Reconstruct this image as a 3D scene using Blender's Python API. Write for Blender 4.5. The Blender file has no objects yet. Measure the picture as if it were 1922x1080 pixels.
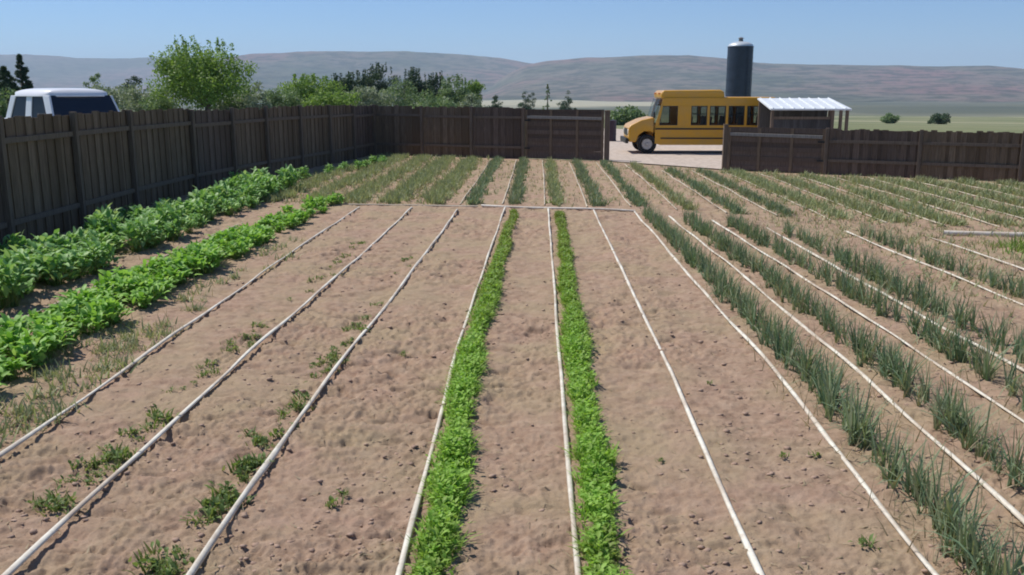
import bpy, bmesh, math, random
import numpy as np
from mathutils import Vector, Matrix

R = math.radians
rng = np.random.default_rng(11)
random.seed(5)
sc = bpy.context.scene
col = sc.collection

# ------------------------------------------------------------------ camera
F_PX, CAM_H = 1708.0, 2.5
PITCH = math.atan((540 - 168) / F_PX)
YAW = math.atan((1012 - 961) / F_PX * math.cos(PITCH))
cam_data = bpy.data.cameras.new("camera")
cam = bpy.data.objects.new("camera", cam_data)
col.objects.link(cam)
cam.location = (0, 0, CAM_H)
cam.rotation_euler = (math.pi / 2 - PITCH, 0, YAW)
cam_data.sensor_width = 36
cam_data.lens = F_PX / 1922 * 36
cam_data.clip_start = 0.1
cam_data.clip_end = 40000
sc.camera = cam

# ------------------------------------------------------------------ world, sun, exposure
SUN_AZ = math.atan2(-0.86, 0.42)      # from +Y, clockwise
SUN_EL = R(55)
w = bpy.data.worlds.new("World")
sc.world = w
w.use_nodes = True
nt = w.node_tree
nt.nodes.clear()
wo = nt.nodes.new("ShaderNodeOutputWorld")
bg = nt.nodes.new("ShaderNodeBackground")
sky = nt.nodes.new("ShaderNodeTexSky")
sky.sky_type = 'NISHITA'
sky.sun_disc = False
sky.sun_elevation = SUN_EL
sky.sun_rotation = SUN_AZ
sky.altitude = 1600
sky.air_density = 1.0
sky.dust_density = 0.05
sky.ozone_density = 4.0
bg.inputs['Strength'].default_value = 0.098
hs = nt.nodes.new('ShaderNodeMix'); hs.data_type = 'RGBA'; hs.blend_type = 'MULTIPLY'; hs.inputs[0].default_value = 1.0
hs.inputs[7].default_value = (0.65, 0.85, 1.07, 1)
nt.links.new(sky.outputs[0], hs.inputs[6])
nt.links.new(hs.outputs[2], bg.inputs['Color'])
nt.links.new(bg.outputs[0], wo.inputs['Surface'])
sd = bpy.data.lights.new("sun", 'SUN')
sd.energy = 4.6
sd.angle = R(0.5)
sd.color = (1.0, 0.95, 0.88)
sun = bpy.data.objects.new("sun", sd)
col.objects.link(sun)
tosun = Vector((math.sin(SUN_AZ) * math.cos(SUN_EL), math.cos(SUN_AZ) * math.cos(SUN_EL), math.sin(SUN_EL)))
sun.rotation_euler = tosun.to_track_quat('Z', 'Y').to_euler()
sun.location = (0, 0, 50)
sc.view_settings.view_transform = 'Standard'
sc.view_settings.look = 'None'
sc.view_settings.exposure = 0.12
sc.view_settings.gamma = 1.0
sc.cycles.volume_bounces = 1
sc.cycles.max_bounces = 8
sc.cycles.filter_width = 1.9

# ------------------------------------------------------------------ helpers
def tag(o, label=None, cat=None, group=None, kind=None):
    if label: o["label"] = label
    if cat: o["category"] = cat
    if group: o["group"] = group
    if kind: o["kind"] = kind
    return o

def empty(name, loc=(0, 0, 0), rz=0.0):
    o = bpy.data.objects.new(name, None)
    o.location = loc
    o.rotation_euler = (0, 0, rz)
    o.empty_display_size = 0.2
    col.objects.link(o)
    return o

def link_mesh(name, me, mat=None, parent=None):
    o = bpy.data.objects.new(name, me)
    if mat: me.materials.append(mat)
    col.objects.link(o)
    if parent: o.parent = parent
    return o

def np_mesh(name, V, Q, tint=None, smooth=False):
    """mesh from a vertex array and a quad (or triangle) array"""
    V = np.ascontiguousarray(V, dtype=np.float32).reshape(-1, 3)
    Q = np.ascontiguousarray(Q, dtype=np.int32)
    n, k = Q.shape
    me = bpy.data.meshes.new(name)
    me.vertices.add(len(V))
    me.vertices.foreach_set("co", V.ravel())
    me.loops.add(n * k)
    me.loops.foreach_set("vertex_index", Q.ravel())
    me.polygons.add(n)
    me.polygons.foreach_set("loop_start", np.arange(0, n * k, k, dtype=np.int32))
    if smooth:
        me.polygons.foreach_set("use_smooth", np.ones(n, dtype=bool))
    if tint is not None:
        a = me.attributes.new("tint", 'FLOAT', 'POINT')
        a.data.foreach_set("value", np.ascontiguousarray(tint, dtype=np.float32))
    me.update(calc_edges=True)
    return me

class MB:
    """collects boxes, prisms, tubes; builds ONE mesh object"""
    def __init__(s): s.bm = bmesh.new()
    def box(s, c, d, rot=None, taper=None):
        m = Matrix.Translation(Vector(c))
        if rot is not None: m = m @ rot
        r = bmesh.ops.create_cube(s.bm, size=1.0, matrix=m @ Matrix.Diagonal((d[0], d[1], d[2], 1)))
        return r['verts']
    def prism(s, pts, y0, y1):
        """outline in x,z extruded along y"""
        a = [s.bm.verts.new((p[0], y0, p[1])) for p in pts]
        b = [s.bm.verts.new((p[0], y1, p[1])) for p in pts]
        n = len(pts)
        s.bm.faces.new(a); s.bm.faces.new(b[::-1])
        for i in range(n):
            s.bm.faces.new((a[i], b[i], b[(i + 1) % n], a[(i + 1) % n]))
        return a + b
    def tube(s, p0, p1, r0, r1=None, seg=10):
        p0, p1 = Vector(p0), Vector(p1)
        r1 = r0 if r1 is None else r1
        d = p1 - p0
        m = Matrix.Translation((p0 + p1) / 2) @ d.to_track_quat('Z', 'Y').to_matrix().to_4x4()
        bmesh.ops.create_cone(s.bm, cap_ends=True, segments=seg, radius1=max(r0, 1e-4), radius2=max(r1, 1e-4), depth=d.length, matrix=m)
    def quad(s, pts):
        s.bm.faces.new([s.bm.verts.new(p) for p in pts])
    def build(s, name, mat, parent=None, bevel=0, smooth=False, seg=2):
        bmesh.ops.recalc_face_normals(s.bm, faces=s.bm.faces)
        me = bpy.data.meshes.new(name)
        s.bm.to_mesh(me); s.bm.free()
        o = link_mesh(name, me, mat, parent)
        if bevel:
            b = o.modifiers.new("bevel", 'BEVEL'); b.width = bevel; b.segments = seg; b.limit_method = 'ANGLE'; b.angle_limit = R(35)
        if smooth or bevel:
            me.polygons.foreach_set("use_smooth", np.ones(len(me.polygons), dtype=bool))
            if not smooth:
                wn = o.modifiers.new("wn", 'WEIGHTED_NORMAL'); wn.keep_sharp = True
        return o

# value noise, 2-D, vectorised
_perm = rng.random((256, 256)).astype(np.float32)
def vnoise(x, y):
    xi, yi = np.floor(x).astype(int), np.floor(y).astype(int)
    fx, fy = x - xi, y - yi
    fx = fx * fx * fx * (fx * (fx * 6 - 15) + 10); fy = fy * fy * fy * (fy * (fy * 6 - 15) + 10)
    a = _perm[xi & 255, yi & 255]; b = _perm[(xi + 1) & 255, yi & 255]
    c = _perm[xi & 255, (yi + 1) & 255]; d = _perm[(xi + 1) & 255, (yi + 1) & 255]
    return (a * (1 - fx) + b * fx) * (1 - fy) + (c * (1 - fx) + d * fx) * fy
def fbm(x, y, o=4, g=0.5):
    s, a, t = 0, 1.0, 0
    for i in range(o):
        s = s + a * vnoise(x + 17.3 * i, y - 9.1 * i); t += a
        a *= g; x = x * 2.03; y = y * 2.03
    return s / t
def sstep(a, b, x):
    t = np.clip((x - a) / (b - a), 0, 1)
    return t * t * (3 - 2 * t)

# ------------------------------------------------------------------ materials
def new_mat(name):
    m = bpy.data.materials.new(name)
    m.use_nodes = True
    return m, m.node_tree, m.node_tree.nodes['Principled BSDF']

def ramp(nt, fac, stops):
    r = nt.nodes.new('ShaderNodeValToRGB')
    el = r.color_ramp.elements
    while len(el) < len(stops): el.new(0.5)
    for e, (p, c) in zip(el, stops):
        e.position = p; e.color = (*c, 1)
    nt.links.new(fac, r.inputs['Fac'])
    return r.outputs['Color']

def noise(nt, scale, detail=4, rough=0.55, coords='Object', stretch=None, dist=0.0):
    tc = nt.nodes.new('ShaderNodeTexCoord')
    out = tc.outputs[coords]
    if stretch:
        mp = nt.nodes.new('ShaderNodeMapping')
        mp.inputs['Scale'].default_value = stretch
        nt.links.new(out, mp.inputs['Vector']); out = mp.outputs[0]
    n = nt.nodes.new('ShaderNodeTexNoise')
    n.inputs['Scale'].default_value = scale
    n.inputs['Detail'].default_value = detail
    n.inputs['Roughness'].default_value = rough
    n.inputs['Distortion'].default_value = dist
    nt.links.new(out, n.inputs['Vector'])
    return n.outputs['Fac']

def mixc(nt, fac, a, b, mode='MIX'):
    m = nt.nodes.new('ShaderNodeMix')
    m.data_type = 'RGBA'; m.blend_type = mode
    for s, v in ((m.inputs[0], fac), (m.inputs[6], a), (m.inputs[7], b)):
        if isinstance(v, (int, float)): s.default_value = v
        elif isinstance(v, tuple): s.default_value = (*v, 1)
        else: nt.links.new(v, s)
    return m.outputs[2]

def bump(nt, bsdf, h, strength=0.4, dist=0.02):
    b = nt.nodes.new('ShaderNodeBump')
    b.inputs['Strength'].default_value = strength
    b.inputs['Distance'].default_value = dist
    nt.links.new(h, b.inputs['Height'])
    nt.links.new(b.outputs[0], bsdf.inputs['Normal'])

def simple(name, c1, c2=None, rough=0.6, scale=6, metal=0.0, stretch=None, bmp=0.0, spec=0.5, detail=4):
    m, nt, b = new_mat(name)
    c2 = c2 or tuple(x * 0.75 for x in c1)
    f = noise(nt, scale, detail, stretch=stretch)
    nt.links.new(ramp(nt, f, [(0.32, c2), (0.68, c1)]), b.inputs['Base Color'])
    b.inputs['Roughness'].default_value = rough
    b.inputs['Metallic'].default_value = metal
    b.inputs['Specular IOR Level'].default_value = spec
    if bmp: bump(nt, b, f, bmp)
    return m

def leaf_mat(name, cols, trans=0.35, rough=0.55, tint=None):
    """foliage: colour varies leaf by leaf; 'tint' mixes towards another colour by the stored attribute"""
    m, nt, b = new_mat(name)
    g = nt.nodes.new('ShaderNodeNewGeometry')
    n = len(cols)
    c = ramp(nt, g.outputs['Random Per Island'], [(i / max(1, n - 1), cc) for i, cc in enumerate(cols)])
    if tint:
        a = nt.nodes.new('ShaderNodeAttribute'); a.attribute_name = "tint"
        c = mixc(nt, a.outputs['Fac'], c, tint)
    nt.links.new(c, b.inputs['Base Color'])
    b.inputs['Roughness'].default_value = rough
    b.inputs['Specular IOR Level'].default_value = 0.3
    t = nt.nodes.new('ShaderNodeBsdfTranslucent')
    nt.links.new(mixc(nt, 1.0, c, (1.25, 1.25, 0.7), 'MULTIPLY'), t.inputs['Color'])
    mx = nt.nodes.new('ShaderNodeMixShader'); mx.inputs[0].default_value = trans
    nt.links.new(b.outputs[0], mx.inputs[1]); nt.links.new(t.outputs[0], mx.inputs[2])
    nt.links.new(mx.outputs[0], nt.nodes['Material Output'].inputs['Surface'])
    return m

M = {}
# soil
m, nt, b = new_mat("soil")
big = noise(nt, 0.9, 3); mid = noise(nt, 7, 5, 0.65); fine = noise(nt, 85, 5, 0.75)
c = ramp(nt, mid, [(0.30, (0.25, 0.163, 0.111)), (0.48, (0.352, 0.242, 0.168)), (0.72, (0.435, 0.316, 0.226))])
c = mixc(nt, ramp(nt, big, [(0.42, (0, 0, 0)), (0.62, (0.6, 0.6, 0.6))]), c, (0.36, 0.285, 0.175))
red = noise(nt, 2.3, 2)
c = mixc(nt, ramp(nt, red, [(0.5, (0, 0, 0)), (0.75, (0.3, 0.3, 0.3))]), c, (0.42, 0.262, 0.205))
c = mixc(nt, ramp(nt, fine, [(0.34, (0.3, 0.3, 0.3)), (0.5, (0, 0, 0))]), c, (0.16, 0.11, 0.08))
nt.links.new(c, b.inputs['Base Color'])
b.inputs['Roughness'].default_value = 0.95; b.inputs['Specular IOR Level'].default_value = 0.15
bump(nt, b, fine, 0.8, 0.012)
M['soil'] = m
M['clod'] = simple("clod", (0.42, 0.30, 0.225), (0.32, 0.22, 0.165), 0.95, 4, spec=0.1)
# pasture
m, nt, b = new_mat("pasture")
big = noise(nt, 0.012, 5, 0.6); mid = noise(nt, 0.16, 5, 0.65); fine = noise(nt, 3, 4, 0.7)
band = noise(nt, 0.0035, 4, 0.55, stretch=(0.35, 1.6, 1))
c = ramp(nt, mid, [(0.3, (0.13, 0.15, 0.065)), (0.5, (0.22, 0.23, 0.115)), (0.72, (0.34, 0.30, 0.18))])
c2 = ramp(nt, big, [(0.35, (0.12, 0.15, 0.085)), (0.5, (0.17, 0.195, 0.105)), (0.68, (0.32, 0.29, 0.185))])
c = mixc(nt, 0.6, c, c2)
c = mixc(nt, ramp(nt, band, [(0.52, (0, 0, 0)), (0.6, (0.75, 0.75, 0.75))]), c, (0.40, 0.37, 0.245))
c = mixc(nt, ramp(nt, fine, [(0.3, (0.4, 0.4, 0.4)), (0.6, (0, 0, 0))]), c, (0.07, 0.08, 0.035))
def region(nt, cx_, cy_, rx_, ry_, lo, hi, jitter):
    g_ = nt.nodes.new('ShaderNodeNewGeometry')
    mp = nt.nodes.new('ShaderNodeMapping'); mp.vector_type = 'POINT'
    mp.inputs['Location'].default_value = (-cx_ / rx_, -cy_ / ry_, 0); mp.inputs['Scale'].default_value = (1 / rx_, 1 / ry_, 0)
    nt.links.new(g_.outputs['Position'], mp.inputs['Vector'])
    l_ = nt.nodes.new('ShaderNodeVectorMath'); l_.operation = 'LENGTH'; nt.links.new(mp.outputs[0], l_.inputs[0])
    ad = nt.nodes.new('ShaderNodeMath'); ad.operation = 'MULTIPLY_ADD'
    nt.links.new(noise(nt, jitter, 4), ad.inputs[0]); ad.inputs[1].default_value = 0.6; nt.links.new(l_.outputs['Value'], ad.inputs[2])
    mr = nt.nodes.new('ShaderNodeMapRange'); mr.inputs['From Min'].default_value = lo + 0.3; mr.inputs['From Max'].default_value = hi + 0.3
    nt.links.new(ad.outputs[0], mr.inputs['Value'])
    return mr.outputs[0]
scrub = ramp(nt, band, [(0.4, (0.075, 0.088, 0.062)), (0.6, (0.125, 0.128, 0.088))])
c = mixc(nt, region(nt, 0, 0, 1000, 1000, 0.75, 1.2, 0.006), c, scrub)
c = mixc(nt, region(nt, 100, 2100, 420, 700, 0.8, 1.05, 0.004), (0.37, 0.345, 0.24), c)
nt.links.new(c, b.inputs['Base Color'])
b.inputs['Roughness'].default_value = 0.95; b.inputs['Specular IOR Level'].default_value = 0.1
bump(nt, b, mid, 0.6, 0.3)
M['pasture'] = m
# hills: sage scrub and bare reddish rock
m, nt, b = new_mat("hill_scrub")
big = noise(nt, 0.0011, 6, 0.6, stretch=(1, 1, 3)); mid = noise(nt, 0.012, 5, 0.7)
c = ramp(nt, big, [(0.38, (0.085, 0.10, 0.068)), (0.5, (0.155, 0.135, 0.108)), (0.62, (0.195, 0.12, 0.11))])
c = mixc(nt, ramp(nt, mid, [(0.44, (0.85, 0.85, 0.85)), (0.54, (0, 0, 0))]), c, (0.045, 0.052, 0.04))
nt.links.new(c, b.inputs['Base Color'])
b.inputs['Roughness'].default_value = 1.0; b.inputs['Specular IOR Level'].default_value = 0.0
M['hill'] = m
M['gravel'] = simple("pale_gravel", (0.56, 0.475, 0.40), (0.40, 0.33, 0.27), 0.95, 5, bmp=0.35, spec=0.1, detail=8)
# irrigation tape / pipe
def soiled(name, c, dirt, rough, sc_=1.6):
    m, nt, b = new_mat(name)
    f1 = noise(nt, sc_, 6, 0.7); f2 = noise(nt, 11, 5, 0.7)
    cc = mixc(nt, ramp(nt, f1, [(0.42, (0, 0, 0)), (0.62, (0.8, 0.8, 0.8))]), c, dirt)
    cc = mixc(nt, ramp(nt, f2, [(0.52, (0, 0, 0)), (0.7, (0.55, 0.55, 0.55))]), cc, dirt)
    nt.links.new(cc, b.inputs['Base Color']); b.inputs['Roughness'].default_value = rough
    return m
M['tape'] = soiled("white_tape", (0.72, 0.685, 0.58), (0.42, 0.325, 0.235), 0.6)
M['old_tape'] = simple("dusty_tape", (0.56, 0.50, 0.39), (0.42, 0.35, 0.26), 0.85, 2.5)
M['pipe'] = soiled("white_pipe", (0.74, 0.69, 0.60), (0.46, 0.37, 0.28), 0.5)
# wood
def wood(name, lo, hi):
    m, nt, b = new_mat(name)
    g = nt.nodes.new('ShaderNodeNewGeometry')
    isl = ramp(nt, g.outputs['Random Per Island'], [(0, lo), (0.6, tuple((a + c) / 2 for a, c in zip(lo, hi))), (1, hi)])
    grain = noise(nt, 5, 6, 0.7, stretch=(9, 9, 0.5))
    c = mixc(nt, ramp(nt, grain, [(0.35, (0.65, 0.65, 0.65)), (0.6, (0, 0, 0))]), isl, tuple(x * 0.45 for x in lo))
    nt.links.new(c, b.inputs['Base Color'])
    b.inputs['Roughness'].default_value = 0.85; b.inputs['Specular IOR Level'].default_value = 0.2
    bump(nt, b, grain, 0.4, 0.01)
    return m
M['fence'] = wood("weathered_board", (0.155, 0.105, 0.066), (0.275, 0.196, 0.132))
M['fence_brown'] = wood("brown_board", (0.125, 0.088, 0.066), (0.21, 0.152, 0.118))
M['post'] = wood("weathered_post", (0.165, 0.122, 0.09), (0.22, 0.166, 0.125))
M['black_board'] = wood('dark_grey_board', (0.07, 0.066, 0.064), (0.12, 0.115, 0.112))
M['rail'] = wood("pale_rail_wood", (0.30, 0.27, 0.235), (0.38, 0.35, 0.31))  # paler wood colour than the boards, for the gates' upper rails
M['bark'] = simple("bark", (0.17, 0.135, 0.105), (0.07, 0.055, 0.042), 0.9, 9, stretch=(1, 1, 0.2), bmp=0.6)
# paint, glass, metal
def paint(name, c, rough=0.35, dirt=(0.3, 0.24, 0.16), amt=0.25):
    m, nt, b = new_mat(name)
    f = noise(nt, 2.2, 6, 0.65)
    nt.links.new(mixc(nt, ramp(nt, f, [(0.45, (0, 0, 0)), (0.8, (amt,) * 3)]), c, dirt), b.inputs['Base Color'])
    b.inputs['Roughness'].default_value = rough
    b.inputs['Coat Weight'].default_value = 0.3
    return m
M['yellow'] = paint("school_yellow", (0.68, 0.345, 0.022), amt=0.35)
M['white_paint'] = paint("white_paint", (0.80, 0.80, 0.80), amt=0.12)
M['white_roof'] = paint("white_roof_metal", (0.74, 0.77, 0.78), 0.5, amt=0.15)
M['grey_wall'] = paint("grey_siding", (0.155, 0.150, 0.145), 0.7, amt=0.3)
M['black'] = simple("black_trim", (0.022, 0.02, 0.02), (0.012, 0.012, 0.012), 0.5)
M['tyre'] = simple("tyre_rubber", (0.028, 0.026, 0.025), (0.018, 0.017, 0.016), 0.85)
M['rim'] = simple("rim_steel", (0.50, 0.48, 0.46), (0.36, 0.34, 0.32), 0.45, metal=0.3)
M['chrome'] = simple("bright_metal", (0.6, 0.6, 0.6), (0.5, 0.5, 0.5), 0.25, metal=0.9)
M['interior'] = simple("dark_interior", (0.05, 0.045, 0.042), (0.025, 0.024, 0.023), 0.8)
M['seat_brown'] = simple('brown_vinyl', (0.17, 0.10, 0.055), (0.11, 0.065, 0.035), 0.6)
M['lamp'] = simple("headlamp_lens", (0.75, 0.75, 0.72), (0.6, 0.6, 0.58), 0.15)
M['amber'] = simple("amber_lens", (0.7, 0.25, 0.03), (0.5, 0.16, 0.02), 0.2)
def glass(name, c, mixf):
    m, nt, b = new_mat(name)
    b.inputs['Base Color'].default_value = (*c, 1)
    b.inputs['Roughness'].default_value = 0.06
    b.inputs['Specular IOR Level'].default_value = 0.7
    t = nt.nodes.new('ShaderNodeBsdfTransparent'); t.inputs['Color'].default_value = (0.86, 0.88, 0.86, 1)
    mx = nt.nodes.new('ShaderNodeMixShader'); mx.inputs[0].default_value = mixf
    nt.links.new(b.outputs[0], mx.inputs[1]); nt.links.new(t.outputs[0], mx.inputs[2])
    nt.links.new(mx.outputs[0], nt.nodes['Material Output'].inputs['Surface'])
    return m
M['glass'] = glass("window_glass", (0.02, 0.026, 0.034), 0.84)
M['dark_glass'] = glass("tinted_glass", (0.010, 0.014, 0.024), 0.10)
M['side_glass'] = simple('smoked_side_glass', (0.010, 0.012, 0.014), (0.006, 0.007, 0.008), 0.3, spec=0.2)
M['silo'] = simple("dark_blue_enamel", (0.022, 0.035, 0.062), (0.014, 0.022, 0.040), 0.42, 1.2)
M['silo_dome'] = simple("pale_dome_metal", (0.60, 0.64, 0.66), (0.50, 0.54, 0.56), 0.4, metal=0.2)
# foliage
M['crop_dark'] = leaf_mat("dark_leafy_crop", [(0.105, 0.240, 0.061), (0.194, 0.379, 0.107), (0.297, 0.497, 0.163), (0.417, 0.553, 0.280)], 0.3)
M['crop_bright'] = leaf_mat("bright_leafy_crop", [(0.123, 0.274, 0.038), (0.226, 0.442, 0.072), (0.315, 0.549, 0.116), (0.384, 0.549, 0.194)], 0.35)
M['carrot'] = leaf_mat("feathery_crop", [(0.173, 0.355, 0.045), (0.302, 0.524, 0.075), (0.396, 0.600, 0.131)], 0.4, tint=(0.19, 0.22, 0.06))
M['onion'] = leaf_mat("onion_blade", [(0.095, 0.171, 0.096), (0.143, 0.231, 0.127), (0.214, 0.298, 0.170), (0.317, 0.350, 0.207)], 0.25, tint=(0.27, 0.245, 0.15))
M['olive'] = leaf_mat("olive_crop", [(0.166, 0.219, 0.101), (0.256, 0.324, 0.156), (0.364, 0.420, 0.221), (0.447, 0.464, 0.267)], 0.25, tint=(0.33, 0.285, 0.175))
M['weed'] = leaf_mat("weed_leaf", [(0.114, 0.179, 0.046), (0.179, 0.262, 0.075), (0.244, 0.297, 0.114)], 0.35, tint=(0.25, 0.22, 0.11))
M['dry'] = leaf_mat("dry_grass", [(0.30, 0.235, 0.135), (0.40, 0.325, 0.21), (0.24, 0.205, 0.12)], 0.2)
M['tree_green'] = leaf_mat("tree_leaf", [(0.098, 0.185, 0.032), (0.169, 0.278, 0.053), (0.233, 0.352, 0.082), (0.276, 0.381, 0.117)], 0.35)
M['tree_mid'] = leaf_mat("shrub_leaf", [(0.109, 0.183, 0.083), (0.174, 0.256, 0.115), (0.249, 0.323, 0.170)], 0.3)
M['tree_sage'] = leaf_mat("sage_leaf", [(0.182, 0.232, 0.147), (0.259, 0.310, 0.208), (0.326, 0.362, 0.268)], 0.25)
M['tree_dark'] = leaf_mat("evergreen_needle", [(0.032, 0.066, 0.036), (0.054, 0.098, 0.048), (0.087, 0.137, 0.060)], 0.15)

# ------------------------------------------------------------------ places measured on the ground (metres)
FENCE_LINE = [(-8.6, 40), (-8.59, 36.6), (-6.5, 35.9), (2.35, 32.7), (5.87, 29.06), (13.07, 25.55), (22, 21.2)]
def fence_y(x):
    return np.interp(x, [p[0] for p in FENCE_LINE[1:]], [p[1] for p in FENCE_LINE[1:]])
LEFT_LINE = [(-8.3, 6.0), (-8.38, 14.0), (-8.56, 19.0), (-8.50, 22.3), (-7.95, 26.6), (-7.1, 31.0), (-6.45, 35.8)]
def left_x(y):
    return np.interp(y, [p[1] for p in LEFT_LINE], [p[0] for p in LEFT_LINE])

def ground_z(x, y):
    d = np.hypot(x, y)
    z = np.interp(d, [0, 65, 300, 800, 1500, 3000, 12000], [0, 0, -7, -20, -25, -30, -30])
    # the yard behind the left fence stands half a metre higher
    z = z + 0.55 * sstep(-9.0, -11.0, x) * sstep(8, 14, y) * (1 - sstep(60, 90, d))
    und = (fbm(x * 0.004 + 7, y * 0.004 + 3, 4) - 0.5) * 10 * sstep(150, 900, d)
    inside = (1 - sstep(-8.6, -9.0, x)) * (1 - sstep(20, 23, x)) * (1 - sstep(35, 36.6, y)) * sstep(-3, 0, y)
    return z + und - 0.14 * inside

# ------------------------------------------------------------------ setting: ground sheet, field, gravel, hills
naz = 300
rad = np.concatenate([[0.3], np.geomspace(1.0, 60, 90), np.geomspace(63, 11000, 110)])
az = np.linspace(0, 2 * math.pi, naz, endpoint=False)
RR, AA = np.meshgrid(rad, az, indexing='ij')
X, Y = RR * np.sin(AA), RR * np.cos(AA)
Z = ground_z(X, Y)
idx = np.arange(len(rad) * naz).reshape(len(rad), naz)
q = np.stack([idx[:-1], np.roll(idx[:-1], -1, 1), np.roll(idx[1:], -1, 1), idx[1:]], -1).reshape(-1, 4)[:, ::-1]
V = np.stack([X, Y, Z], -1).reshape(-1, 3)
g = link_mesh("ground", np_mesh("ground", V, q, smooth=True), M['pasture'])
tag(g, "dry green and straw coloured pasture running out to the hills", "ground", kind="structure")

def soil_h(x, y):
    """height of the tilled soil"""
    warp = vnoise(x * 1.7, y * 1.7) * 0.6
    lump = fbm(x * 4.2 + warp, y * 5.2 - warp, 3, 0.55)
    bil = np.abs(fbm(x * 11 + 3, y * 13 + 5, 3, 0.6) - 0.5) * 2
    fine = fbm(x * 38, y * 38, 2)
    pit = np.clip(fbm(x * 3.1 + 40, y * 6.4 + 9, 3, 0.6) - 0.60, 0, 1)
    rough = sstep(0.38, 0.68, fbm(x * 0.8 + 50, y * 0.55 + 20, 3))
    h = (lump - 0.5) * (0.045 + 0.03 * rough) + (0.5 - bil) * (0.012 + 0.035 * rough) + (fine - 0.5) * (0.014 + 0.018 * rough) + (vnoise(x * 75, y * 75) - 0.5) * (0.005 + 0.006 * rough) - pit * (0.10 + 0.14 * rough)
    lane = np.mod((x - 0.23) / 0.93, 1.0)                        # trodden lanes between the tapes
    h = h - 0.014 * np.exp(-((lane - 0.55) / 0.22) ** 2) * (0.5 + vnoise(x * 2, y * 1.3))
    fade = 1 - sstep(-2.6, -0.8, y - fence_y(x))
    return h * (0.25 + 0.75 * fade)

ny, nx = 880, 860
ys = np.concatenate([[1.5, 2.2], np.geomspace(2.8, 37.5, ny - 2)])
u = np.linspace(-1, 1, nx)
YY, UU = np.meshgrid(ys, u, indexing='ij')
half = 0.70 * YY + 1.6
XX = UU * half
ZZ = soil_h(XX, YY)
idx = np.arange(ny * nx).reshape(ny, nx)
q = np.stack([idx[:-1, :-1], idx[:-1, 1:], idx[1:, 1:], idx[1:, :-1]], -1).reshape(-1, 4)
cx = XX.ravel()[q].mean(1); cy = YY.ravel()[q].mean(1)
keep = (cy < fence_y(cx) + 0.15) & (cx > -8.95) & (cx < 21)
q = q[keep]
used = np.unique(q); remap = np.zeros(ny * nx, dtype=np.int64); remap[used] = np.arange(len(used))
fld = link_mesh("field", np_mesh("field", np.stack([XX, YY, ZZ], -1).reshape(-1, 3)[used], remap[q], smooth=True), M['soil'])
tag(fld, "tilled pinkish brown garden soil between the crop rows", "soil", kind="structure")

# gravel yard beyond the gate
gv = [(2.3, 32.55), (5.9, 29.0), (9.5, 27.4), (13.2, 25.7), (19, 23), (21, 30), (17, 46), (8.5, 52), (4.6, 60), (2.2, 60), (1.0, 47), (1.3, 40)]
bm = bmesh.new()
f = bm.faces.new([bm.verts.new((x, y, 0.035)) for x, y in gv])
bmesh.ops.triangulate(bm, faces=[f])
bmesh.ops.subdivide_edges(bm, edges=bm.edges, cuts=6, use_grid_fill=True)
me = bpy.data.meshes.new("driveway"); bm.to_mesh(me); bm.free()
tag(link_mesh("driveway", me, M['gravel']), "pale gravel yard beyond the gap in the fence", "gravel yard", kind="structure")

# hills, ridge heights read off the skyline
def px_az(px):   # azimuth from +Y of an image column at horizon height
    return math.atan((px - 961) / F_PX * math.cos(PITCH)) - YAW
def hill(name, prof, r0, rr, r1, seed, label, rough=0.16):
    pa = np.array([px_az(p[0]) for p in prof]); ph = np.array([(168 - p[1]) / F_PX * math.cos(PITCH) for p in prof])
    na, nr = 420, 90
    a = np.linspace(pa[0], pa[-1], na); t = np.linspace(0, 1, nr)
    r = np.where(t < 0.7, r0 + (rr - r0) * t / 0.7, rr + (r1 - rr) * (t - 0.7) / 0.3)
    A, T = np.meshgrid(a, t, indexing='ij'); Rr = np.broadcast_to(r, A.shape)
    elev = np.interp(A, pa, ph) * rr + CAM_H
    up = np.where(T < 0.7, (T / 0.7) ** 1.5, 1 - 0.55 * ((T - 0.7) / 0.3) ** 1.2)
    X, Y = Rr * np.sin(A), Rr * np.cos(A)
    ero = np.abs(fbm(X * 0.0022 + seed, Y * 0.0016 + seed, 5, 0.55) - 0.5) * 2
    z = -34 + (elev + 34) * up * (1 - rough * ero * np.sin(np.clip(T / 0.7, 0, 1) * math.pi) - 0.05 * (fbm(X * 0.006, Y * 0.006, 3) - 0.5))
    edge = sstep(0, 0.06, (A - pa[0]) / (pa[-1] - pa[0])) * sstep(0, 0.06, (pa[-1] - A) / (pa[-1] - pa[0]))
    z = -36 + (z + 36) * edge
    idx = np.arange(na * nr).reshape(na, nr)
    q = np.stack([idx[:-1, :-1], idx[1:, :-1], idx[1:, 1:], idx[:-1, 1:]], -1).reshape(-1, 4)
    o = link_mesh(name, np_mesh(name, np.stack([X, Y, z], -1).reshape(-1, 3), q, smooth=True), M['hill'])
    return tag(o, label, "hills", kind="structure")
hill("hills", [(860, 168), (930, 150), (985, 124), (1030, 116), (1100, 110), (1200, 107), (1290, 107), (1360, 114), (1420, 121), (1500, 124), (1620, 127), (1750, 129), (1850, 129), (1922, 135), (2100, 138), (2500, 130), (2900, 150)],
     2300, 4300, 5200, 3.1, "long grey green hill ridge on the right skyline")
hill("hills", [(240, 168), (330, 140), (400, 116), (480, 105), (620, 99), (760, 99), (860, 104), (940, 111), (985, 119), (1060, 130), (1150, 140), (1260, 168)],
     3300, 5400, 6400, 8.4, "flat topped purplish hill in the middle of the skyline")
hill("hills", [(-900, 150), (-500, 118), (-200, 122), (0, 112), (60, 111), (150, 115), (220, 116), (300, 112), (420, 112), (600, 130), (800, 168)],
     5600, 8200, 9600, 15.2, "faint blue hill furthest away on the left skyline")

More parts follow.
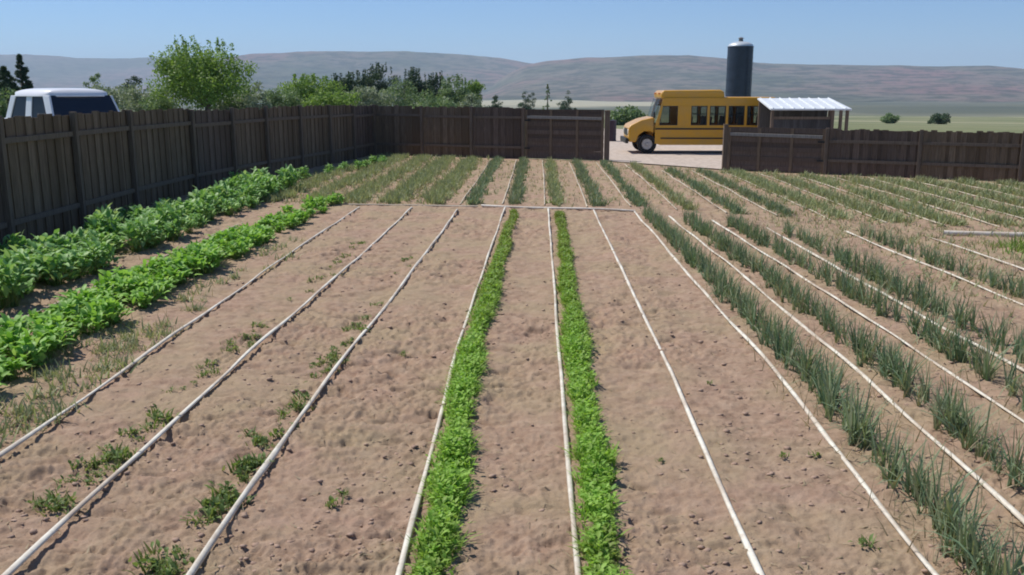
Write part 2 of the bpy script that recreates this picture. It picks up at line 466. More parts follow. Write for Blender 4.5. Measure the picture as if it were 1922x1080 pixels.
# haze: one closed box of even air
mb = MB(); mb.box((0, 4200, 190), (23000, 15400, 462))
hz = mb.build("haze", None)
m, nt, b = new_mat("haze_air")
nt.nodes.remove(b)
pv = nt.nodes.new('ShaderNodeVolumePrincipled')
pv.inputs['Color'].default_value = (0.66, 0.81, 1.0, 1)
pv.inputs['Density'].default_value = 0.000115
pv.inputs['Anisotropy'].default_value = 0.1
nt.links.new(pv.outputs[0], nt.nodes['Material Output'].inputs['Volume'])
hz.data.materials.append(m)
tag(hz, "thin blue haze in the air over the valley", "haze", kind="stuff")

# ------------------------------------------------------------------ fences
def panel_boards(L, h, bw, gap, brown, rnd, horizontal=False):
    mb = MB()
    if not horizontal:
        n = max(1, int(round(L / (bw + gap)))); st = L / n
        for i in range(n):
            hh = h + rnd.uniform(-0.035, 0.02)
            if rnd.random() < 0.06: hh -= rnd.uniform(0.03, 0.12)
            rot = Matrix.Rotation(rnd.uniform(-0.008, 0.008), 4, 'Y') @ Matrix.Rotation(rnd.uniform(-0.03, 0.03), 4, 'Z')
            mb.box((st * (i + 0.5), 0.011 + rnd.uniform(0, 0.002) + (0.020 if i % 2 else 0), hh / 2 - 0.015), (st + 0.034, 0.018, hh + 0.03), rot)
    else:
        n = int(h / (bw + gap)); st = (h - 0.04) / n
        for i in range(n):
            rot = Matrix.Rotation(rnd.uniform(-0.006, 0.006), 4, 'Y')
            mb.box((L / 2, 0.012 + (0.021 if i % 2 else 0), 0.03 + st * (i + 0.5)), (L - 0.02, 0.018, st + 0.008), rot)
    return mb

def fence_run(pts, hts, name, label, cat="fence", seclen=2.4, seed=1, rails_in=True, bright_rail=(), z0=0.0, board=0.145):
    """a board fence along a polyline; +y of each panel points away from the field"""
    rnd = random.Random(seed)
    root = empty(name, (pts[0][0], pts[0][1], z0))
    tag(root, label, cat)
    k = 0
    cum = 0.0
    total = sum(math.dist(pts[i], pts[i + 1]) for i in range(len(pts) - 1))
    for i in range(len(pts) - 1):
        a, bb = Vector(pts[i]), Vector(pts[i + 1])
        L = (bb - a).length; d = (bb - a) / L
        n = max(1, round(L / seclen)); sl = L / n
        ang = math.atan2(d.y, d.x)
        for j in range(n):
            p = a + d * (sl * j)
            t = (cum + sl * (j + 0.5)) / total
            h = float(np.interp(t, np.linspace(0, 1, len(hts)), hts)) + rnd.uniform(-0.03, 0.03)
            loc = (p.x - pts[0][0], p.y - pts[0][1], 0)
            o = panel_boards(sl, h, board, 0.008, False, rnd).build("board_panel", M['fence_brown'] if rnd.random() < 0.4 else M['fence'], root)
            o.location = loc; o.rotation_euler = (0, 0, ang + rnd.uniform(-0.004, 0.004))
            for rz_ in (h - 0.36, 0.42):
                rl = MB()
                rl.box((sl / 2, -0.022, rz_), (sl - 0.11, 0.04, 0.09))
                r_ = rl.build("rail", M['post'], root); r_.location = loc; r_.rotation_euler = o.rotation_euler
            ps = MB(); ps.box((0, -0.05, (h + 0.03) / 2), (0.1, 0.1, h + 0.03))
            p_ = ps.build("post", M['post'], root, bevel=0.006); p_.location = loc; p_.rotation_euler = (0, 0, ang)
        cum += L
    ps = MB(); ps.box((0, -0.05, hts[-1] / 2), (0.1, 0.1, hts[-1]))
    p_ = ps.build("post", M['post'], root, bevel=0.006)
    p_.location = (pts[-1][0] - pts[0][0], pts[-1][1] - pts[0][1], 0); p_.rotation_euler = (0, 0, ang)
    return root

fence_run(LEFT_LINE, [2.0, 2.02, 2.06, 2.03, 2.0, 1.95, 1.90], "wooden_fence", "long dark board fence down the left side of the garden, beside the white truck", seed=3)
fence_run([(-6.40, 35.83), (-0.55, 33.68)], [1.90, 1.83], "wooden_fence", "dark board fence across the far end, from the left corner to the gate", seed=5)
fence_run([(8.60, 27.72), (13.2, 25.45), (21.5, 21.4)], [1.37, 1.33, 1.33], "wooden_fence", "lower dark board fence closing off the right side of the garden", seed=8, board=0.12)

def gate(p0, p1, h, rail_z, label, seed, post_at):
    rnd = random.Random(seed)
    a, bb = Vector(p0), Vector(p1); d = bb - a; L = d.length; ang = math.atan2(d.y, d.x)
    root = empty("wooden_gate", (p0[0], p0[1], 0), ang); tag(root, label, "gate")
    panel_boards(L, h, 0.13, 0.01, True, rnd, horizontal=True).build("board_panel", M['fence_brown'], root)
    rl = MB(); rl.box((L / 2, -0.034, rail_z), (L - 0.16, 0.05, 0.10), Matrix.Rotation(0.012, 4, 'Y')); rl.build("top_rail", M['rail'], root, bevel=0.005)
    for x in (0.05, L / 3, 2 * L / 3, L - 0.05):
        b = MB(); b.box((x, -0.012, h / 2), (0.09, 0.022, h - 0.06)); b.build("upright", M['fence'], root)
    for x in (0.06 if post_at == 0 else L - 0.06,):
        for z in (0.4, h - 0.4):
            hb = MB(); hb.box((x, -0.05, z), (0.3, 0.012, 0.05)); hb.build("hinge", M['black'], root)
    return root
gate((-0.50, 33.67), (2.30, 32.72), 1.80, 1.50, "dark plank gate with a pale upper rail, left of the gap where the bus shows", 2, 0)
gate((5.92, 29.02), (8.56, 27.75), 1.36, 1.12, "low dark plank gate with a pale top rail, in front of the bus's tail", 4, 1)
def gate_post(x, y, h, label, r=0.11):
    root = empty("gate_post", (x, y, 0)); tag(root, label, "post")
    p = MB(); p.box((0, 0, h / 2), (r * 2, r * 2, h)); p.build("post_shaft", M['post'], root, bevel=0.012)
    c = MB(); c.box((0, 0, h + 0.02), (r * 2.2, r * 2.2, 0.04)); c.build("post_cap", M['fence'], root, bevel=0.008)
gate_post(2.41, 32.69, 1.74, "dark gate post on the left edge of the gap in the fence", 0.09)
gate_post(5.85, 29.06, 1.40, "dark gate post on the right edge of the gap in the fence", 0.07)
dr = empty("drum", (3.5, 45.0, 0.035)); tag(dr, "dark plum coloured drum standing in the gravel yard, left of the bus's nose", "drum")
M['plum'] = simple("plum_paint", (0.055, 0.028, 0.045), (0.035, 0.018, 0.03), 0.5)
mb = MB(); mb.tube((0, 0, 0), (0, 0, 1.0), 0.26, 0.26, 24); mb.build("shell", M['plum'], dr, bevel=0.02)
for z in (0.02, 0.34, 0.67, 0.98):
    mb = MB(); mb.tube((0, 0, z - 0.015), (0, 0, z + 0.015), 0.275, 0.275, 24); mb.build("hoop", M['plum'], dr)
mb = MB(); mb.tube((0.1, 0.08, 1.0), (0.1, 0.08, 1.03), 0.04, 0.04, 12); mb.build("bung", M['chrome'], dr)

# ------------------------------------------------------------------ irrigation tapes and pipes
def strip(name, pts, wdt, hgt, mat, label, cat, group=None, seed=0, lift=0.016, wob=0.006):
    rnd = np.random.default_rng(seed)
    P = np.array(pts, float)
    seg = np.hypot(*np.diff(P, axis=0).T); s = np.concatenate([[0], np.cumsum(seg)])
    n = int(s[-1] / 0.10) + 2
    t = np.linspace(0, s[-1], n)
    # smooth the polyline a little
    x = np.interp(t, s, P[:, 0]); y = np.interp(t, s, P[:, 1])
    k = np.ones(15) / 15
    if n > 40:
        xs, ys2 = np.convolve(np.pad(x, 7, 'reflect', reflect_type='odd'), k, 'valid'), np.convolve(np.pad(y, 7, 'reflect', reflect_type='odd'), k, 'valid')
        x, y = xs, ys2
    dx, dy = np.gradient(x), np.gradient(y); l = np.hypot(dx, dy); nx_, ny_ = -dy / l, dx / l
    off = (fbm(t * 0.55 + seed * 7.7, t * 0 + seed, 3) - 0.5) * 2 * wob * 2
    x, y = x + nx_ * off, y + ny_ * off
    base = soil_h(x, y)
    kk = np.ones(25) / 25
    hi = np.max([np.roll(base, k_) for k_ in range(-6, 7)], axis=0)
    z = np.convolve(np.pad(hi * 0.55 + base * 0.45, 12, 'edge'), kk, 'valid') + lift * (1.9 * vnoise(t * 0.8 + seed * 3, t * 0 + 2) - 0.25)
    ws = wdt * (0.85 + 0.3 * vnoise(t * 1.5, t * 0 + seed))
    tw = (vnoise(t * 0.9, t * 0 + seed + 5) - 0.5) * 0.7
    ring = np.array([(-0.5, 0), (-0.3, 0.75), (0, 1), (0.3, 0.75), (0.5, 0), (0.25, -0.25), (-0.25, -0.25)])
    m_ = len(ring)
    V = np.zeros((n, m_, 3))
    for i, (a, b_) in enumerate(ring):
        V[:, i, 0] = x + nx_ * a * ws; V[:, i, 1] = y + ny_ * a * ws; V[:, i, 2] = z + b_ * hgt + a * ws * tw
    idx = np.arange(n * m_).reshape(n, m_)
    q = np.stack([idx[:-1], idx[1:], np.roll(idx[1:], -1, 1), np.roll(idx[:-1], -1, 1)], -1).reshape(-1, 4)
    o = link_mesh(name, np_mesh(name, V.reshape(-1, 3), q, smooth=True), M[mat])
    return tag(o, label, cat, group)

GT = "white irrigation tapes along the crop rows"
TAPES = [
    ([(-5.78, 6.0), (-5.74, 9.0), (-5.68, 13.0), (-5.63, 17.0)], "dusty white tape between the two leafy rows on the left", 0.04),
    ([(-3.66, 2.5), (-3.67, 5.7), (-3.76, 8.6), (-3.83, 14), (-3.87, 19.5)], "white irrigation tape first to the right of the bright leafy row", 0.047),
    ([(-2.75, 2.4), (-2.75, 4.3), (-2.77, 7.3), (-2.72, 13), (-2.71, 19.3)], "white irrigation tape with green weeds on its left, second from the leafy rows", 0.050),
    ([(-1.79, 2.4), (-1.80, 4.3), (-1.83, 7.2), (-1.76, 12), (-1.69, 18.9)], "white irrigation tape with weed tufts, next left of the feathery green rows", 0.048),
    ([(-0.70, 2.4), (-0.71, 4.3), (-0.79, 8.2), (-0.77, 12), (-0.72, 19.4)], "white irrigation tape half buried in the left feathery green row", 0.046),
    ([(0.22, 2.4), (0.225, 4.4), (0.21, 7.9), (0.205, 12), (0.205, 19.2)], "white irrigation tape on the left edge of the right feathery green row", 0.046),
    ([(1.16, 2.4), (1.17, 4.4), (1.20, 8.6), (1.18, 13), (1.155, 19.0)], "white irrigation tape alone across bare soil, with no plants beside it", 0.047),
    ([(2.07, 2.4), (2.09, 4.4), (2.15, 7.5), (2.08, 12), (1.98, 18.8)], "white irrigation tape at the foot of the first upright onion row", 0.050),
    ([(2.82, 3.2), (2.86, 5.0), (2.90, 8.1), (2.78, 13), (2.62, 18.2)], "white irrigation tape between the first and second onion rows", 0.048),
    ([(3.70, 4.5), (3.73, 6.7), (3.70, 8.9), (3.53, 13.5), (3.36, 17.6)], "white irrigation tape between the second and third onion rows", 0.048),
    ([(4.50, 6.0), (4.39, 8.0), (4.29, 11.3), (4.19, 16.7)], "white irrigation tape between the third and fourth onion rows", 0.046),
    ([(5.80, 8.5), (5.73, 10.6), (5.60, 13.6), (5.5, 16.3)], "white irrigation tape between the fourth and fifth onion rows", 0.045),
    ([(6.95, 9.5), (6.85, 12.2), (6.70, 15.6)], "short white irrigation tape furthest right among the onions", 0.04),
]
for i, (pts, lab, wd) in enumerate(TAPES):
    strip("irrigation_tape", pts, wd * 0.84, 0.014, 'old_tape' if i in (0,) else 'tape', lab, "irrigation tape", GT, seed=i + 1, lift=0.022 if i in (1, 2, 3) else 0.010)

strip("water_pipe", [(-1.25, 19.75), (-0.76, 19.58), (0.7, 19.3), (2.03, 19.0)], 0.052, 0.035, 'pipe',
      "white header pipe lying across the far ends of the middle tapes", "pipe", seed=31, lift=0.012, wob=0.03)
strip("water_pipe", [(-4.2, 19.98), (-2.7, 19.85), (-1.32, 19.7)], 0.04, 0.022, 'old_tape',
      "dusty thin header pipe across the far ends of the left tapes", "pipe", seed=33, lift=0.004, wob=0.04)
strip("water_pipe", [(7.15, 16.1), (7.8, 15.95), (8.6, 15.8), (10.5, 15.5)], 0.085, 0.07, 'pipe',
      "white pipe lying by the grass patch at the right edge", "pipe", seed=32, lift=0.02, wob=0.015)

# ------------------------------------------------------------------ plant geometry
def blades(base, h, wd, az, lean, curl, nseg=3, tint=None):
    """N tapering curved blades -> V, Q, tint"""
    N = len(base)
    t = np.linspace(0, 1, nseg + 1)
    d = np.stack([np.cos(az), np.sin(az)], -1)
    perp_az = az + math.pi / 2 + rng.uniform(-1.2, 1.2, N)
    p = np.stack([np.cos(perp_az), np.sin(perp_az)], -1)
    V = np.zeros((N, nseg + 1, 2, 3))
    for i, tt in enumerate(t):
        ang = lean + curl * tt
        hor = h * tt * np.sin(lean + curl * tt * 0.5); ver = h * tt * np.cos(lean + curl * tt * 0.5)
        cxy = base[:, :2] + d * hor[:, None]
        ww = wd * (1 - 0.82 * tt ** 1.6) * 0.5
        for s, sg in enumerate((-1, 1)):
            V[:, i, s, :2] = cxy + p * (ww * sg)[:, None]
            V[:, i, s, 2] = base[:, 2] + ver
    idx = np.arange(N * (nseg + 1) * 2).reshape(N, nseg + 1, 2)
    q = np.stack([idx[:, :-1, 0], idx[:, :-1, 1], idx[:, 1:, 1], idx[:, 1:, 0]], -1).reshape(-1, 4)
    tn = None if tint is None else np.repeat(tint, (nseg + 1) * 2)
    return V.reshape(-1, 3), q, tn

def broad_leaves(base, L, W, az, lean, curl, stalk=0.35):
    """N broad leaves on stalks: 6 x 3 grid, folded along the midrib, wavy edge"""
    N = len(base)
    ts = np.array([0, 0.18, 0.38, 0.6, 0.82, 1.0])
    prof = np.array([0.10, 0.62, 1.0, 0.92, 0.55, 0.06])
    d = np.stack([np.cos(az), np.sin(az)], -1); p = np.stack([-np.sin(az), np.cos(az)], -1)
    V = np.zeros((N, len(ts), 3, 3))
    wav = rng.uniform(-1, 1, (N, len(ts), 2)) * 0.16
    x0 = base[:, :2] + d * (L * stalk * np.sin(lean * 0.5))[:, None]
    z0 = base[:, 2] + L * stalk * np.cos(lean * 0.5)
    for i, tt in enumerate(ts):
        a = lean + curl * tt
        hor = L * tt * np.sin(lean + curl * tt * 0.5); ver = L * tt * np.cos(lean + curl * tt * 0.5)
        c = x0 + d * hor[:, None]; z = z0 + ver
        for s, sg in enumerate((-1, 0, 1)):
            ww = W * prof[i] * 0.5 * sg
            V[:, i, s, :2] = c + p * ww[:, None]
            lift = 0.30 * np.abs(ww)
            if sg: lift = lift + W * wav[:, i, 0 if sg < 0 else 1] * prof[i]
            V[:, i, s, 2] = z + lift
    idx = np.arange(N * len(ts) * 3).reshape(N, len(ts), 3)
    q = np.concatenate([np.stack([idx[:, :-1, s], idx[:, :-1, s + 1], idx[:, 1:, s + 1], idx[:, 1:, s]], -1).reshape(-1, 4) for s in (0, 1)])
    return V.reshape(-1, 3), q

def merge(parts):
    Vs, Qs, Ts, o = [], [], [], 0
    for v, q, t in parts:
        Vs.append(v); Qs.append(q + o); Ts.append(np.zeros(len(v)) if t is None else t); o += len(v)
    return np.concatenate(Vs), np.concatenate(Qs), np.concatenate(Ts)

def u(a, b, n): return rng.uniform(a, b, n)

def place_copies(protos, spots, label, cat, group, name):
    """copies share mesh data; each is its own top-level object"""
    used = set()
    for i, (x, y, z, s, rz) in enumerate(spots):
        k = i % len(protos)
        src = protos[k]
        if k not in used:
            used.add(k); o = src; kids = list(src.children)
        else:
            o = src.copy(); col.objects.link(o)
            for ch in src.children:
                c = ch.copy(); col.objects.link(c); c.parent = o
        o.location = (x, y, z); o.rotation_euler = (random.uniform(-0.06, 0.06), random.uniform(-0.06, 0.06), rz); o.scale = (s, s, s * random.uniform(0.85, 1.15))
        tag(o, label, cat, group)

# leafy plants along the fence (large) and in the bright row
def leafy_proto(name, mat, n, L, W, spread, H):
    r = rng.random(n)
    rr = spread * np.sqrt(rng.random(n)); th = u(0, 6.28, n)
    base = np.stack([rr * np.cos(th), rr * np.sin(th), H * np.sqrt(1 - (rr / spread) ** 2 * 0.85) * u(0.0, 1.0, n) ** 0.7 - 0.01], -1)
    az = np.arange(n) * 2.4 + u(-0.4, 0.4, n)
    lean = 0.15 + 1.0 * r; curl = u(0.3, 1.3, n)
    V, q = broad_leaves(base, L * u(0.65, 1.1, n), W * u(0.7, 1.15, n), az, lean, curl, 0.45)
    b0 = base.copy(); b0[:, 2] = -0.02; b0[:, :2] *= 0.5
    bs, qs, _ = blades(b0, base[:, 2] + L * 0.4, np.full(n, 0.012), th, u(0, 0.35, n), u(0, 0.2, n), 2)
    root = link_mesh(name, np_mesh(name, V, q, smooth=True), M[mat])
    st = link_mesh("stalks", np_mesh("stalks", bs, qs), M['weed'], root)
    return root

protoA = [leafy_proto("leafy_plant", 'crop_dark', 120, 0.17, 0.075, 0.24, 0.40) for _ in range(6)]
spots = []
for y in np.arange(8.8, 23.0, 0.42):
    for dx in (-0.80, -0.40, 0.02, 0.42):
        yy = y + random.uniform(-0.16, 0.16)
        if random.random() < (0.35 if dx < -0.6 else 0.06): continue
        x = -6.72 + dx + random.uniform(-0.14, 0.14)
        spots.append((x, yy, 0, random.uniform(0.5, 1.05) * (1.0 if yy < 19 else 1.12), random.uniform(0, 6.28)))
for y in np.arange(23.3, 32.0, 0.30):
    if random.random() < 0.6:
        spots.append((float(left_x(y)) + 1.55 + random.uniform(-0.25, 0.35), y, 0, random.uniform(0.35, 0.75), random.uniform(0, 6.28)))
place_copies(protoA, spots, "broad dark green leafy plant in the tall row along the left fence", "leafy plant", "dark leafy plants along the left fence", "leafy_plant")
protoB = [leafy_proto("salad_plant", 'crop_bright', 80, 0.135, 0.066, 0.16, 0.20) for _ in range(6)]
spots = []
for y in np.arange(6.0, 20.2, 0.30):
    for dx in (-0.24, 0.0, 0.24):
        yy = y + random.uniform(-0.1, 0.1)
        if random.random() < 0.05 or (yy > 15.5 and random.random() < 0.45): continue
        x = np.interp(yy, [6, 11, 15.5, 20], [-4.95, -4.92, -4.85, -4.72]) + dx + random.uniform(-0.09, 0.09)
        spots.append((x, yy, 0, random.uniform(0.75, 1.15) * (1 if yy < 15 else 0.8), random.uniform(0, 6.28)))
place_copies(protoB, spots, "bright green low leafy plant in the second row from the left fence", "leafy plant", "bright leafy plants in the second row", "salad_plant")

# feathery green rows beside the two middle tapes
def feathery_row(pts, y0, y1, label, seed, hw=0.088):
    n = int((y1 - y0) * 330)
    y = u(y0, y1, n)
    cx = np.interp(y, [p[1] for p in pts], [p[0] for p in pts]) + (fbm(y * 0.9 + seed, y * 0, 3) - 0.5) * 0.07
    dens = 0.12 + 1.15 * fbm(y * 1.1 + seed * 5, y * 0 + 3, 3)
    wid = hw * (0.72 + 0.6 * vnoise(y * 1.6 + seed, y * 0)) * np.interp(y, [4, 9, 12, 18], [1, 1, 0.8, 0.62])
    keep = rng.random(n) < np.clip(dens, 0, 1); y, cx, wid = y[keep], cx[keep], wid[keep]
    n = len(y); x = cx + wid * np.clip(rng.normal(0, 0.5, n), -1.1, 1.1)
    parts = []
    tint = np.clip(np.interp(y, [2.5, 4.6, 5.0, 8, 10, 18], [0.35, 0.3, 0.08, 0.08, 0.3, 0.8]) + rng.normal(0, 0.22, n), 0, 1)
    hh = np.interp(y, [3, 8, 12, 18], [0.115, 0.12, 0.11, 0.09]) * (0.55 + 0.8 * vnoise(y * 3.2 + seed, y * 0 + 9))
    for _ in range(8):
        base = np.stack([x + rng.normal(0, 0.012, n), y + rng.normal(0, 0.008, n), np.full(n, -0.005)], -1)
        parts.append(blades(base, hh * u(0.6, 1.2, n), u(0.008, 0.017, n), u(0, 6.28, n), u(0.05, 0.9, n), u(0.2, 1.5, n), 3, tint))
    m_ = rng.random(n) < 0.9; k_ = int(m_.sum())
    for _ in range(3):
        base = np.stack([x[m_] + rng.normal(0, 0.018, k_), y[m_] + rng.normal(0, 0.018, k_), hh[m_] * u(0.25, 0.9, k_)], -1)
        V_, q_ = broad_leaves(base, u(0.025, 0.055, k_), u(0.014, 0.028, k_), u(0, 6.28, k_), u(0.5, 1.5, k_), u(0.1, 0.8, k_), 0.1)
        parts.append((V_, q_, np.repeat(tint[m_], 18)))
    V, q, t = merge(parts)
    o = link_mesh("feathery_greens", np_mesh("feathery_greens", V, q, t), M['carrot'])
    tag(o, label, "seedlings", kind="stuff")
feathery_row([(-0.53, 2.4), (-0.54, 4.8), (-0.645, 7.5), (-0.59, 12), (-0.50, 18.8)], 2.8, 18.8, "dense bright green feathery seedlings in the left of two middle rows", 2)
feathery_row([(0.36, 2.4), (0.365, 4.8), (0.375, 7.9), (0.40, 12), (0.44, 18.8)], 2.8, 18.6, "dense bright green feathery seedlings in the right of two middle rows", 6)

# onions: individual plants nearest, the rest of each row as one mass
def onion_parts(x, y, z, s, nb):
    n = len(x); parts = []
    base0 = np.stack([x, y, z], -1)
    for _ in range(nb):
        base = base0 + np.stack([rng.normal(0, 0.012, n), rng.normal(0, 0.012, n), np.zeros(n)], -1)
        parts.append(blades(base, s * u(0.20, 0.40, n), u(0.011, 0.019, n), u(0, 6.28, n), np.abs(rng.normal(0.14, 0.2, n)), np.where(rng.random(n) < 0.18, u(1.2, 2.4, n), u(-0.1, 0.7, n)), 4,
                            np.where(rng.random(n) < 0.12, 0.85, np.clip(rng.normal(0.05, 0.1, n), 0, 1))))
    return merge(parts)
def onion_proto():
    V, q, t = onion_parts(np.zeros(1), np.zeros(1), np.full(1, -0.01), np.ones(1), random.choice([7, 8, 9, 10]))
    o = link_mesh("onion_plant", np_mesh("onion_plant", V, q, t), M['onion'])
    return o
onion_rows = [   # row centre line, start, end, tape name used in the label
    ([(2.30, 3.0), (2.32, 4.4), (2.38, 7.5), (2.30, 12), (2.18, 18.6)], 3.0, 18.4, "in the first onion row, nearest the bare soil", 1.0),
    ([(3.06, 3.0), (3.10, 5.0), (3.14, 8.1), (3.02, 13), (2.86, 18.2)], 3.6, 17.8, "in the second onion row from the bare soil", 0.95),
    ([(3.96, 5.0), (3.96, 8.9), (3.78, 13.5), (3.60, 17.6)], 5.0, 17.2, "in the third onion row from the bare soil", 1.0),
    ([(4.72, 6.0), (4.62, 8.0), (4.52, 11.3), (4.42, 16.7)], 6.4, 16.4, "in the fourth onion row from the bare soil", 1.0),
    ([(5.98, 9.0), (5.92, 11), (5.76, 14), (5.70, 16)], 8.8, 16.0, "in the fifth onion row from the bare soil", 0.9),
]
singles = []
for ri, (pts, y0, y1, where, s) in enumerate(onion_rows):
    n = int((y1 - y0) * 26)
    y = np.sort(u(y0, y1, n))
    kp = rng.random(n) < np.clip((0.5 if ri < 2 else 0.32) + 0.9 * fbm(y * 0.8 + ri * 11, y * 0 + 1, 2), 0.4, 1); y = y[kp]
    x = np.interp(y, [p[1] for p in pts], [p[0] for p in pts]) + rng.normal(0, 0.05, len(y))
    lim = {0: 7.0, 1: 7.4, 2: 7.9, 3: 8.3, 4: 0}[ri]
    for xx, yy in zip(x, y):
        if yy < lim: singles.append((xx, yy, ri))
    far = y >= lim
    nf = int(far.sum())
    V, q, t = onion_parts(x[far], y[far], np.full(nf, -0.01), np.full(nf, s) * np.interp(y[far], [8, 18], [1.0, 0.8]), 8)
    o = link_mesh("onion_row", np_mesh("onion_row", V, q, t), M['onion'])
    tag(o, "grey green upright onion tops " + where + ", its far stretch", "onions", kind="stuff")
print('ONIONS', len(singles))
for ri, (_, _, _, where, s) in enumerate(onion_rows):
    sp = [(x, y, 0, s * random.uniform(0.55, 1.25), random.uniform(0, 6.28)) for x, y, r_ in singles if r_ == ri]
    if sp:
        place_copies([onion_proto() for _ in range(14)], sp, "grey green onion plant with upright blades " + where, "onion plant", "onion plants " + where, "onion_plant")

# far plot: olive rows beyond the header pipe
far_rows = []
for k in range(-7, 17):
    xx = 0.23 + 0.93 * k
    y0 = float(np.interp(xx, [-6, 2, 4, 8, 12, 16], [20.4, 19.7, 18.6, 16.9, 16.6, 16.0]))
    y1 = float(fence_y(xx)) - 0.9
    if xx > 3.2 and xx < 6: y1 = min(y1, 28.6)
    x1 = xx
    far_rows.append((k, xx, y0, y1))
for k, xx, y0, y1 in far_rows:
    left = xx < -2.2
    right = xx > 5.3
    n = int((y1 - y0) * (70 if left else 50 if right else 34))
    y = u(y0, y1, n)
    kp = rng.random(n) < np.clip(0.1 + 1.3 * fbm(y * 0.5 + k * 3.3, y * 0 + k, 3), 0, 1); y = y[kp]; n = len(y)
    lx = left_x(y) + 0.8
    x = np.maximum(xx + 0.16 + rng.normal(0, 0.15 if left else 0.13 if right else 0.07, n), lx + u(0, 0.2, n))
    tb = 0.15 if left else (0.25 if k % 2 else 0.1)
    parts = []
    for _ in range(8):
        base = np.stack([x + rng.normal(0, 0.03, n), y + rng.normal(0, 0.03, n), np.full(n, -0.01)], -1)
        parts.append(blades(base, u(0.07, 0.22, n), u(0.014, 0.034, n), u(0, 6.28, n), u(0.0, 0.7, n), u(0, 0.9, n), 2, np.clip(rng.normal(tb, 0.25, n), 0, 1)))
    V, q, t = merge(parts)
    o = link_mesh("crop_row", np_mesh("crop_row", V, q, t), M['olive'] if (left or k % 3 == 0 or right) else M['onion'])
    tag(o, "thin olive green crop row in the far plot beyond the header pipe", "crop row", "crop rows in the far plot", kind="stuff")
    if not left:
        strip("irrigation_tape", [(xx - 0.10, y0), (xx - 0.08, (y0 + y1) / 2), (xx - 0.1, y1)], 0.036, 0.012, 'old_tape',
              "dusty irrigation tape beside an olive crop row of the far plot", "irrigation tape", "dusty tapes in the far plot", seed=60 + k)

# weed tufts, placed where the photograph shows them
def weed_proto(name, mat, n, h, spread, leafy=True):
    base = np.stack([rng.normal(0, spread, n), rng.normal(0, spread, n), np.full(n, -0.01)], -1)
    ps = [blades(base, h * u(0.5, 1.15, n), u(0.010, 0.022, n), u(0, 6.28, n), u(0.1, 0.9, n), u(0, 0.9, n), 3, np.clip(rng.normal(0.12, 0.2, n), 0, 1))]
    if leafy:
        nl = n // 2
        b2 = np.stack([rng.normal(0, spread * 0.8, nl), rng.normal(0, spread * 0.8, nl), np.full(nl, 0.0)], -1)
        V, q = broad_leaves(b2, h * u(0.4, 0.75, nl), h * u(0.22, 0.4, nl), u(0, 6.28, nl), u(0.3, 1.1, nl), u(0.2, 1.0, nl), 0.4)
        ps.append((V, q, None))
    V, q, t = merge(ps)
    return link_mesh(name, np_mesh(name, V, q, t), M[mat])
def weeds(name, spots, label, cat, group, mat, n, h, spread, leafy=True, nproto=5):
    protos = [weed_proto(name, mat, n, h, spread, leafy) for _ in range(nproto)]
    place_copies(protos, [(x, y, 0, s, random.uniform(0, 6.28)) for x, y, s in spots], label, cat, group, name)

sp = []
for y in np.concatenate([u(3.9, 6.0, 55), u(6.0, 9.5, 40), u(9.5, 15, 25)]):
    if fbm(np.array(y * 1.3), np.array(4.0), 2) > 0.33:
        sp.append((-2.97 + random.gauss(0, 0.075), y, random.uniform(0.45, 1.1) * (1.0 if y < 7 else 0.8)))
weeds("weed_tuft", sp, "small green weed tuft left of the second white tape from the leafy rows", "weed", "weeds by the second tape", 'weed', 16, 0.085, 0.045)
sp = []
for y in np.concatenate([u(4.0, 4.8, 22), u(4.9, 6.0, 30), u(6.0, 8.6, 40), u(8.6, 14, 40)]):
    if fbm(np.array(y * 1.3), np.array(9.0), 2) > 0.33:
        sp.append((-1.95 + random.gauss(0, 0.06), y, random.uniform(0.45, 1.1) * (1.0 if y < 7 else 0.8)))
weeds("weed_tuft", sp, "small green weed tuft left of the tape beside the feathery rows", "weed", "weeds by the third tape", 'weed', 16, 0.09, 0.04)
sp = [(-4.12 + random.gauss(0, 0.22), y, random.uniform(0.5, 1.1)) for y in np.concatenate([u(4.6, 9.5, 95), u(9.5, 15, 25)])]
weeds("grass_tuft", sp, "thin grey grass tuft on bare soil between the bright leafy row and first tape", "grass tuft", "grey grass by the first tape", 'olive', 22, 0.14, 0.06, False)
sp = [(x, y, random.uniform(0.7, 1.3)) for x, y in zip(u(6.2, 9.0, 60), u(11.8, 15.6, 60)) if x > 7.1 + (15.6 - y) * 0.1 and y < 15.2]
weeds("grass_tuft", sp, "pale green grass tuft in the patch at the right edge", "grass tuft", "green grass patch on the right", 'tree_green', 60, 0.22, 0.13, False)
sp = [(-1.25, 5.15, 0.7), (-1.20, 5.3, 0.5), (1.85, 4.72, 0.8), (1.72, 6.0, 0.45), (0.85, 5.9, 0.4), (-1.3, 8.4, 0.5), (1.5, 7.6, 0.4), (1.95, 6.0, 0.55)]
weeds("weed_sprig", sp, "small lone weed sprig on the bare soil", "weed", "lone weeds on bare soil", 'weed', 16, 0.10, 0.035, True, 3)

# dry straw among the rows
n = 9000
y = 3.0 * (33 / 3.0) ** rng.random(n)
x = u(-1, 1, n) * (0.66 * y + 0.8)
x = np.where(rng.random(n) < 0.55, np.abs(x) * 0.9 + 1.9, x)
ok = (x > left_x(y) + 0.3) & (y < fence_y(x) - 0.5) & (x < 18); x, y = x[ok], y[ok]; n = len(x)
up = (x > 2.0) | (x < -3.9)
V, q, t = blades(np.stack([x, y, soil_h(x, y) + 0.002], -1), np.where(up, u(0.06, 0.2, n), u(0.03, 0.09, n)), u(0.005, 0.012, n), u(0, 6.28, n), np.where(up, u(0.1, 1.2, n), u(1.2, 1.5, n)), u(0, 0.5, n), 2)
tag(link_mesh("dry_straw", np_mesh("dry_straw", V, q), M['dry']), "scattered dry straw on the soil", "straw", kind="stuff")

